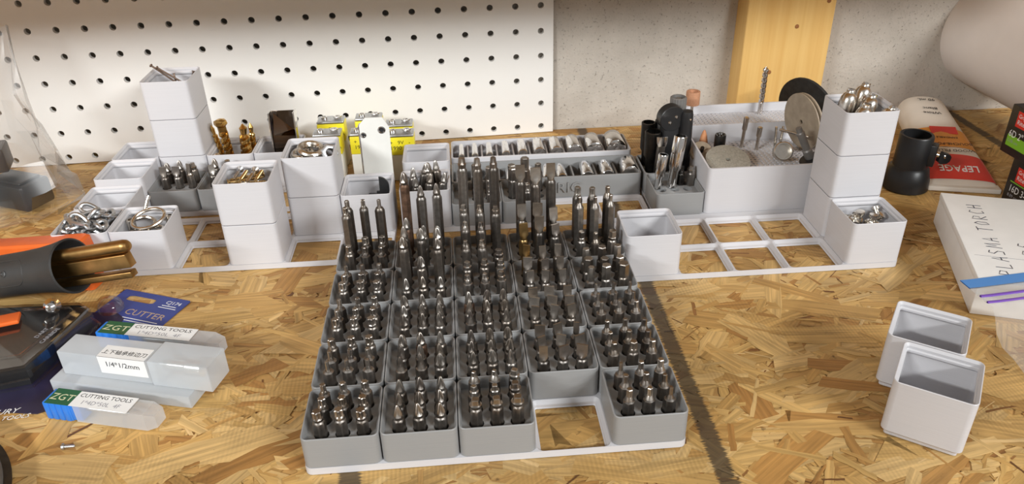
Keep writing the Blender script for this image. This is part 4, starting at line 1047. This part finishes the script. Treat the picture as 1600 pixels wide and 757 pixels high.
q2 = MB(); q2.lathe([(4.6, 34), (4.6, 114), (4.2, 116.4), (3, 118), (1, 118.6)], 22, Mp @ Matrix.Translation((-1, 9, 0)))
q2.build('round_prong', OLDBRASS, pl)
q = MB(); q.box(-4.3, 2.3, -6, 4.2, 36, 115, .6, Mp @ Matrix.Translation((-1, 0.2, 0))); q.build('prong_web', OLDBRASS, pl)
q = MB(); q.box(-4.2, 2.2, -14.6, -10, 36, 112, .7, Mp @ Matrix.Translation((-1, 1, 0))); q.build('flat_prong', OLDBRASS, pl)
og = empty('orange_housing', 'orange plastic tool housing behind the black rubber plug', 'housing', (-416, -233, .2), (0, 0, rad(-14)))
q = MB(); q.loft([[(x, y, z) for x, y, z in rrect(40, 9, 3, 0)], [(x, y, z) for x, y, z in rrect(40, 9, 3, 28)], [(x * .98 + (0 if x > 0 else 0), y, 39 if x > 12 else 31) for x, y, z in rrect(40, 8.4, 3, 0)], [(x * .94, y * .8, 40.5 if x > 12 else 32.5) for x, y, z in rrect(40, 8.4, 3, 0)]]); q.build('shell', ORANGE, og)
of = empty('orange_strap', 'flat orange strap lying under the black plug', 'strap', (-426, -316, 18.2), (0, 0, rad(14)))
q = MB(); q.box(-40, 24, -6, 6, 0, 3, 1); q.build('strap', ORANGE, of)

# -- blister pack
bp_ = empty('blister_pack', 'dark blister pack with a chrome bit under clear plastic, beneath the plug', 'blister pack', (0, 0, 0))
q = MB(); q.prism([(-480, -330), (-474, -378), (-405, -381), (-368, -389), (-358, -384), (-357, -375), (-345, -294), (-352, -286), (-440, -268)], .2, .9); q.build('backing_card', NAVY, bp_, smooth=0)
inner = [(-462, -322), (-455, -372), (-382, -360), (-364, -300), (-372, -292), (-440, -286)]
q = MB(); q.loft([[(x, y, 1.0) for x, y in inner], [(x, y, 14) for x, y in inner]]); q.build('black_tool_body', BLACK, bp_, smooth=0)
def shrink(P, f):
    cx = sum(p[0] for p in P) / len(P); cy = sum(p[1] for p in P) / len(P); return [(cx + (x - cx) * f, cy + (y - cy) * f) for x, y in P]
q = MB(); a_ = shrink(inner, 1.06); b_ = shrink(inner, 1.03); c_ = shrink(inner, 1.0)
q.loft([[(x, y, 1.0) for x, y in shrink(inner, 1.10)], [(x, y, 1.4) for x, y in a_], [(x, y, 14.5) for x, y in b_], [(x, y, 16.2) for x, y in c_]], False, True); q.build('clear_blister', BLISTER, bp_, smooth=50)
ridge = [(-384, -352), (-372, -296), (-414, -292)]
q = MB(); q.tube([(x, y, 16.5) for x, y in [(-410, -352), (-388, -350), (-371, -303), (-376, -298), (-408, -296)]], 1.0, 8); q.build('raised_rib', BLISTER, bp_)
q = MB(); q.lathe([(3, 0), (5, .8), (5.4, 4), (3.6, 6), (3.2, 12), (1.2, 13)], 20, Mrot(x=68, z=20, t=(-385, -300, 21))); q.build('chrome_bit', CHROME, bp_)
q = MB(); q.lathe([(9, 0), (9, 3), (7.6, 6), (4.6, 8.5), (1, 9.6)], 22, Mrot(t=(-358, -280, 1))); q.build('blister_dome', BLISTER, bp_)
text('pack_lettering', 'CENTURY', 6.5, WHITEINK, bp_, Mrot(z=3, t=(-395, -385.5, 1.0)), ext=.04, shear=.25)
text('pack_lettering', 'ION TOOLS', 5.0, WHITEINK, bp_, Mrot(z=4, t=(-385, -391.2, 1.0)), ext=.04, shear=.25)
text('pack_lettering', 'DART', 4.2, GREYINK, bp_, Mrot(z=70, t=(-384, -326, 16.3)), ext=.04)
text('pack_lettering', 'CARBIDE', 4.2, GREYINK, bp_, Mrot(z=70, t=(-377.5, -330, 16.3)), ext=.04)

# -- blue card
bc = empty('blue_card', 'blue printed card reading CUTTER lying on the bench beside the blister pack', 'card', (-338, -285, .15), (0, 0, rad(-25)))
q = MB()
outer = rrect(29, 21, 1.2, 0, 4)
hole = [(x * .42 - 8, y * .16 + 12.5, 0) for x, y, z in rrect(29, 21, 12, 0, 4)]
q.loft([[(x, y, .0) for x, y, z in outer], [(x, y, .6) for x, y, z in outer], [(x, y, .6) for x, y, z in hole], [(x, y, 0) for x, y, z in hole]], False, False); q.build('card', BLUECARD, bc, smooth=0)
text('card_lettering', 'CJ174', 5.2, WHITEINK, bc, Mrot(t=(19, 14.5, .62)), ext=.03)
text('card_lettering', 'CUTTER', 9, mat('tan_ink', (.42, .30, .20), .5), bc, Mrot(t=(8, -3, .62)), ext=.03)
for k, (y, wd) in enumerate(((10.6, 12), (8.2, 15), (-9.6, 30), (-12.2, 24))):
    q = MB(); q.box(-wd / 2, wd / 2, -.35, .35, 0, .05); q.build('small_print_line', WHITEINK, bc, (18 if k < 2 else 9, y, .6), smooth=0)

# -- clear cases of cutters
def square_case(name, label, loc, rz, length, wd, ht, m, cap_m, cap_len, ztext):
    o = empty(name, label, 'case', loc, (0, 0, rad(rz)))
    return o
def end_mill_case(label, loc, rz, zgt):
    o = empty('end_mill_case', label, 'case', loc, (0, 0, rad(rz)), 'clear square cases with cutters')
    q = MB(); R = lambda x, h: [(x, -h, -h), (x, h, -h), (x, h, h), (x, -h, h)]
    q.loft([R(20, 6.0), R(66, 6.0), R(72, 4.2)], True, True, Mrot(t=(0, 0, 6.6))); q.build('clear_lid', CLEARCASE, o, smooth=0)
    q = MB(); q.box(14, 24, -5.6, 5.6, 1.0, 12.2, .6); q.build('inner_plug', BLUE, o)
    q = MB()
    for k in range(4): q.box(k * 4.2, k * 4.2 + 3.9, -6.5, 6.5, .1, 13.1, 1.0)
    q.box(0, 17.5, -5.9, 5.9, .6, 12.6, .3); q.build('blue_base', BLUE, o)
    q = MB(); q.lathe([(1.6, 0), (1.6, 26), (.3, 28)], 14, Mrot(y=90, t=(24, 0, 6.6))); q.build('end_mill', ZINC, o)
    q = MB(); q.box(2, 18, -6.55, 6.55, 13.12, 13.3); gl = q.build('green_label', GREENL, o, smooth=0)
    q = MB(); q.box(18, 56, -6.4, 6.2, 13.12, 13.28); wl = q.build('white_label', LABELW, o, smooth=0)
    text('logo_print', 'ZGT', 7.5, mat('pale_gold_ink', (.62, .62, .40), .5), gl, Mrot(t=(10, -.6, 13.32)), ext=.03)
    text('label_print', 'CUTTING TOOLS', 4.3, INK, wl, Mrot(t=(36.5, 3, 13.3)), ext=.03, squash=1.0)
    text('label_print', '1*4D*50L  4F', 4.6, GREYINK, wl, Mrot(t=(36.5, -2.6, 13.3)), ext=.03)
    return o
end_mill_case('front clear cutter case with blue ribbed base and label 1*4D*50L', (-358, -388, 0), -18.0, True)
rear_ = end_mill_case('rear clear cutter case under the frosted box, its label half hidden', (-350, -319.5, 0), -17.0, True); rear_.scale = (1.22, 1, 1)
fb = empty('clear_box', 'flat frosted box with no label under the taller frosted box', 'case', (-366, -368.5, 0), (0, 0, rad(-18)))
q = MB(); q.box(0, 95, 0, 19, .1, 9.2, .8); q.build('frosted_body', FROST, fb)
fb2 = empty('frosted_box', 'frosted telescopic box with white label reading 1/4*1/2mm on top of the others', 'case', (-358.5, -363.5, 9.4), (0, 0, rad(-18)))
q = MB(); q.box(0, 66, 0, 18.6, 0.1, 17.5, .8); q.build('frosted_body', FROST, fb2)
q = MB(); q.box(62, 102, -.9, 19.5, 0, 18.4, .8); q.build('frosted_cap', FROST, fb2)
q = MB(); q.lathe([(3.2, 0), (3.2, 22), (5.5, 24), (5.5, 34), (2, 36)], 18, Mrot(y=90, t=(58, 9.5, 9))); q.build('router_bit', NICKEL, fb2)
q = MB(); q.box(28, 60, -.25, 11, 17.52, 17.7); q.box(28, 60, -.25, -.05, 5, 17.7); wl2 = q.build('white_label', LABELW, fb2, smooth=0)
text('label_print', '上下轴承修边刀', 4.3, INK, wl2, Mrot(t=(44, 4.6, 17.75)), ext=.03)
text('label_print', '1/4*1/2mm', 5.2, INK, wl2, Mrot(x=90, t=(44, -.3, 12.2)), ext=.03)
sc = MB(); sc.lathe([(1.9, 0), (2.0, .4), (1.6, 1.2), (.95, 1.3), (.9, 6.5), (.5, 7)], 14); tag(sc.build('small_screw', ZINC, None, (-341.5, -421.8, 1.75), (0, rad(90), rad(-2))), 'tiny silver screw lying alone on the bare board', 'screw')
cu = empty('curved_housing', 'curved grey metal housing cut off at the picture corner', 'housing', (-440, -474, 0))
q = MB(); q.lathe([(80, .1), (82, 2), (82, 10), (79, 12), (40, 13)], 96); q.build('housing', GREYMETAL, cu)
q = MB(); q.lathe([(82.2, .1), (85.5, .4), (86, 2), (82.2, 3)], 96); q.build('base_rim', DARKMETAL, cu)

# -- plastic bag with black parts
bag = empty('plastic_bag', 'clear crumpled plastic bag of black parts leaning on the pegboard', 'bag', (-525, -95, 0))
br_ = random.Random(5)
q = MB(); rings = []
levels = [(0.3, 74, 44, 0, 0), (8, 82, 50, 0, 0), (26, 78, 46, 2, 0), (48, 66, 38, 4, 2), (70, 52, 26, 8, 14), (95, 42, 15, 10, 26), (122, 34, 8, 16, 38), (150, 26, 4, 24, 46)]
for li, (z, a, b, cx, cy) in enumerate(levels):
    ring = []
    for k in range(40):
        t = 2 * PI * k / 40; f = 1.04 + .07 * math.sin(5 * t + li * 1.7) + .06 * math.sin(9 * t - li * 2.3) + br_.uniform(-.05, .05)
        ring.append((cx + a * f * math.cos(t), min(cy + b * f * math.sin(t), 90), z + (3 * math.sin(3 * t + li) if 0 < li else 0)))
    rings.append(ring)
q.loft(rings, False, False); q.build('film', FILM, bag, smooth=24)
q = MB()
q.add([(45, -30, 4), (75, -5, 3), (72, 6, .4), (30, -38, .6), (60, -30, .4)], [(0, 1, 2, 4), (0, 4, 3)]); q.build('film_corner', FILM, bag, smooth=0)
for k, (x, y, z, sx, sy, sz, rz) in enumerate(((-30, -8, 3, 54, 36, 30, 8), (34, 4, 3, 46, 30, 24, -28), (0, 2, 36, 66, 28, 22, 14))):
    s_ = MB(); s_.box(-sx / 2, sx / 2, -sy / 2, sy / 2, 0, sz, 2.5); s_.box(-sx / 2 + 5, sx / 2 - 5, -sy / 2 + 4, sy / 2 - 4, sz, sz + 2.2, 1)
    tag(s_.build('black_part', BLACK, None, (-525 + x, -95 + y, z), (0, 0, rad(rz))), ['largest black plastic part inside the clear bag', 'black plastic part at the bag corner nearest the chain', 'black plastic part lying on the two others in the bag'][k], 'plastic part', 'black parts in the bag')

# ================================================================== right side
# -- white roll
rl = empty('sheet_roll', 'large roll of white sheet lying toward the viewer at the wall', 'roll', (486, -12, 88), (rad(92), 0, rad(1.5)))
q = MB(); n = 72; R1 = 60
sec = lambda r, z: [(r * math.cos(2 * PI * k / n), r * math.sin(2 * PI * k / n), z) for k in range(n)]
q.loft([sec(R1, 0), sec(R1, 420), sec(R1 - 2, 420), sec(R1 - 2, 0)], False, False, closed=True); q.build('rolled_sheet', PAPERROLL, rl)
q = MB(); q.loft([sec(R1 - 6, 3), sec(R1 - 6, 418), sec(R1 - 8, 418), sec(R1 - 8, 3)], False, False, closed=True); q.build('inner_turn', PAPERROLL, rl)
rs = MB(); rs.box(-60, 60, -40, 40, .1, 15, 1); tag(rs.build('timber_block', PINE, None, (500, -330, 0)), 'pine block under the outer end of the white roll', 'block')

# -- glue tube
tb = empty('filler_tube', 'tube of white wood filler with red LEPAGE label lying on the bench', 'tube', (348, -203, 0), (0, 0, rad(-17.5)))
LT = 158
def tsec(t):      # t along tube: half width, half height
    s_ = min(1, max(0, t / LT)); return (31 - 7.5 * s_, 1.6 + 15.5 * (s_ ** .75))
def tring(t, grow=0, n=40):
    hw, hh = tsec(t); hw += grow; hh += grow; p = 2.4
    return [(hw * math.copysign(abs(math.cos(2 * PI * k / n)) ** (2 / p), math.cos(2 * PI * k / n)), t, .4 + hh + hh * math.copysign(abs(math.sin(2 * PI * k / n)) ** (2 / p), math.sin(2 * PI * k / n)) - grow * .9) for k in range(n)]
def tband(t0, t1, g, m, name):
    q = MB(); q.loft([tring(t0 + (t1 - t0) * k / 8, g) for k in range(9)], g == 0, g == 0); return q.build(name, m, tb, smooth=50)
q = MB(); rr_ = [tring(t) for t in [0, 4, 10, 20, 40, 60, 80, 100, 120, 140, 154]]
c_ = rr_[-1]; mz = sum(p[2] for p in c_) / len(c_)
for f, y in ((.93, 158), (.75, 162), (.5, 165), (.34, 166)): rr_.append([(x * f, y, mz + (z - mz) * f) for x, _, z in c_])
q.loft(rr_); q.build('tube_body', CREAM, tb, smooth=50)
q = MB(); q.box(-31.6, 31.6, -2.5, 8, .1, 4.4, .6); q.build('crimped_end', CREAM, tb)
tband(9, 46, .35, RED, 'red_label'); tband(58, 92, .32, AMBER, 'amber_panel')
q = MB(); q.lathe([(7.6, 0), (7.6, 4), (6.6, 6), (5.6, 14), (5.0, 16)], 20, Mrot(x=-90, t=(0, 166.2, mz))); q.build('orange_cap', RED, tb)
def tube_text(body, t, size, m, x=0, sq=1.0, ext=.05):
    hw, hh = tsec(t); hw2, hh2 = tsec(t + 6); z = .4 + 2 * hh + .62; sl = math.degrees(math.atan2(2 * (hh2 - hh), 6))
    return text('tube_lettering', body, size, m, tb, Mrot(x=sl, t=(x, t, z)) @ Mrot(z=180), ext=ext, squash=sq)
tube_text('LEPAGE', 24, 13, LABELW, x=2, sq=.78, ext=.25)
tube_text('WOOD FILLER', 52, 5.5, INK, x=4); tube_text('BOUCHE-PORES', 63, 5.5, INK, x=3); tube_text('SANDABLE', 74, 4, INK, x=3)
tube_text('White', 120, 6.5, INK); tube_text('Blanc', 129, 6.5, INK); tube_text('90 mL', 147, 6.5, INK)
hw, hh = tsec(85); q = MB(); q.box(-11, 13, -6, 6, -.2, .1, 0, Mrot(x=13, t=(2, 87, .4 + 2 * hh + .75))); q.build('red_patch', RED, tb, smooth=0)

# -- black dust adapter
ad = empty('hose_adapter', 'black plastic hose adapter with a wing knob beside the stack of bins', 'adapter', (304, -186, 0), (0, 0, 0))
q = MB(); q.lathe([(18.6, .1), (19.4, 1), (19, 10), (16.6, 20), (14.6, 22), (14.2, 30), (14.2, 50), (13.6, 51), (11.4, 51), (11.4, 30), (11.2, 18)], 40); q.build('body', BLACK, ad)
q = MB(); q.box(-5, 5, -18.6, -12.6, 25, 45, 1.2); q.build('clamp_lug', BLACK, ad, rot=(0, 0, rad(48)))
q = MB(); q.lathe([(2.6, 0), (2.6, 7), (1.8, 7.6)], 16, Mrot(x=90, z=48, t=(14.2, -12.6, 36))); q.build('clamp_screw', CHROME, ad)
q = MB(); q.loft([flatrect(3.6, 2.4, 0), flatrect(5.2, 2.6, 4), flatrect(4.2, 2.2, 13), flatrect(2, 1.4, 17)], M=Mrot(y=98, z=-8, t=(14, -15.5, 34.5)) @ Matrix.Diagonal((1, 1, .62, 1))); q.build('wing_knob', BLACK, ad)

# -- white box with handwriting
wb = empty('white_box', 'white cardboard box handwritten PLASMA TORCH CUPS at the bench side', 'box', (291, -251.5, 0), (0, 0, rad(-22.5)))
q = MB(); q.box(0, 100, -136, 0, .1, 26.4, .5); q.build('carton', WHITEPAPER, wb)
q = MB(); q.box(-.4, 100.4, -136.4, .4, 22, 27, .5)
q.build('lid', WHITEPAPER, wb)
q = MB(); q.box(4, 96, -100.4, -100.1, 27.0, 27.1); q.build('flap_crease', GREYINK, wb, smooth=0)
PEN = mat('pen_ink', (.05, .055, .08), .5)
strokes = {'P': [[(0, 0), (0, 1), (.6, .85), (.55, .5), (0, .45)]], 'L': [[(0, 1), (0, 0), (.6, .05)]], 'A': [[(0, 0), (.35, 1), (.65, 0)], [(.1, .4), (.6, .42)]], 'S': [[(.6, .9), (.2, 1), (.05, .7), (.55, .4), (.5, .05), (0, .05)]],
           'M': [[(0, 0), (.1, 1), (.35, .3), (.6, 1), (.75, 0)]], 'T': [[(.3, 0), (.32, 1)], [(0, .98), (.7, 1.02)]], 'O': [[(.3, 1), (.05, .6), (.2, .05), (.55, .2), (.6, .75), (.3, 1)]], 'R': [[(0, 0), (.02, 1), (.55, .85), (.5, .5), (.05, .45), (.65, 0)]],
           'C': [[(.6, .9), (.25, 1), (0, .5), (.2, .02), (.6, .1)]], 'H': [[(0, 0), (.02, 1)], [(.6, 0), (.58, 1)], [(0, .5), (.6, .52)]], 'U': [[(0, 1), (.02, .2), (.3, 0), (.55, .2), (.6, 1)]]}
def handwriting(body, M, h, pitch):
    q = MB(); x = 0
    for ch_ in body:
        if ch_ == ' ': x += pitch * .7; continue
        for st in strokes[ch_]: q.tube([(x + p[0] * h * .75, p[1] * h, 0) for p in st], .38, 5, M=M @ Matrix.Diagonal((1, 1, .25, 1)))
        x += pitch
    return q.build('handwriting', PEN, wb)
handwriting('PLASMA TORCH', Mrot(z=90, t=(25, -124, 27.12)), 10.5, 9.4)
handwriting('CUPS', Mrot(z=90, t=(47, -113, 27.12)), 10.5, 10.5)

# -- zip bag draped over the box
zb = empty('zip_bag', 'clear zip bag with a blue seal draped over the white box corner', 'bag', (0, 0, 0))
def zstrip(y0, y1, z0, z1, m, name, th=.7):
    q = MB(); pts = [(224.5, 0), (232, 0), (290, 3), (330, 5)]
    lo = [(x, -379 + y0 + o * 1, z0) for x, o in pts]; hi = [(x, -379 + y1 + o * 1, z1) for x, o in pts]
    n = len(pts)
    q.add(lo + hi + [(x, y, z + th) for x, y, z in lo + hi], [(i, i + 1, n + i + 1, n + i) for i in range(n - 1)] + [(2 * n + i, 2 * n + i + 1, 3 * n + i + 1, 3 * n + i) for i in range(n - 1)] + [(i, i + 1, 2 * n + i + 1, 2 * n + i) for i in range(n - 1)] + [(n + i, n + i + 1, 3 * n + i + 1, 3 * n + i) for i in range(n - 1)])
    return q.build(name, m, zb, smooth=0)
zstrip(-8, 2, 28.2, 28.0, ZIPBLUE, 'blue_seal_strip')
zstrip(-18, -8, 28.4, 28.2, ZIPFILM, 'clear_seal_strip')
zstrip(-19.6, -18, 29, 28.9, PURPLE, 'purple_seal_line', 1.2)
zstrip(-25, -19.6, 28.4, 28.4, ZIPFILM, 'clear_seal_strip')
zstrip(-26.4, -25, 29, 28.9, PURPLE, 'purple_seal_line', 1.2)
q = MB(); rows = []
prof = [(-26.4, 28.4), (-29, 27.9), (-33, 23), (-38, 15), (-45, 8), (-56, 3.5), (-70, 1.6), (-86, 1.0)]
fr_ = random.Random(9)
for dy, z in prof:
    rows.append([(226 + i * 6.2 + (dy + 26) * -.10, (-379 + dy + .35 * i) if z > 28 else min(-379 + dy + .35 * i, -377 - .414 * (226 + i * 6.2 - 239) + (dy + 24)), max(z + (1.8 * math.sin(i * .9 + dy * .2) + fr_.uniform(-.6, .6)) * (z < 27), .6)) for i in range(18)])
vs_ = [p for r in rows for p in r]; q.add(vs_, [(r * 18 + i, r * 18 + i + 1, (r + 1) * 18 + i + 1, (r + 1) * 18 + i) for r in range(len(prof) - 1) for i in range(17)]); q.build('film', ZIPFILM, zb, smooth=60)

# -- fastener boxes
def nail_box(loc, h, dep, label, l1, l2, green):
    o = empty('fastener_box', label, 'box', loc, (0, 0, 0), 'black fastener boxes')
    q = MB(); q.box(0, 78, -dep, 0, 0, h, .5); q.build('carton', BLACK, o)
    F = lambda y, z: Mrot(x=90, z=-90, t=(-.06, y, z))
    q = MB(); q.box(-.08, 0, -20, -8.5, h * .60, h * .60 + 13, 0); rlg = q.build('red_logo', RED, o, smooth=0)
    text('logo_print', 'Grip', 4.6, LABELW, rlg, F(-14, h * .60 + 9.2) @ Mrot(t=(0, 0, .04)), ext=.03); text('logo_print', 'Rite', 5.4, LABELW, rlg, F(-14.2, h * .60 + 4) @ Mrot(t=(0, 0, .04)), ext=.03)
    q = MB(); q.box(-.07, 0, -dep, -4, green, green + (9.5 if green < h * .35 else .9)); q.build('green_band', LIME, o, smooth=0)
    text('size_print', l1, 8.4, LABELW, o, F(-4.5, h * .60 - 7), ext=.03, align='LEFT', squash=.82)
    text('weight_print', l2, 3.8, GREYINK, o, F(-5, h * .60 - 13), ext=.03, align='LEFT')
    return o
nail_box((361, -235, .1), 46, 45, 'lower black fastener box reading 16D 3-1/2 at the bench edge', '16D 3-1/2"', '8.89 cm', 26)
nail_box((359, -219, 46.2), 41, 72, 'upper black fastener box with green band reading 6D 2', '6D 2"', '5.08 cm', 7)
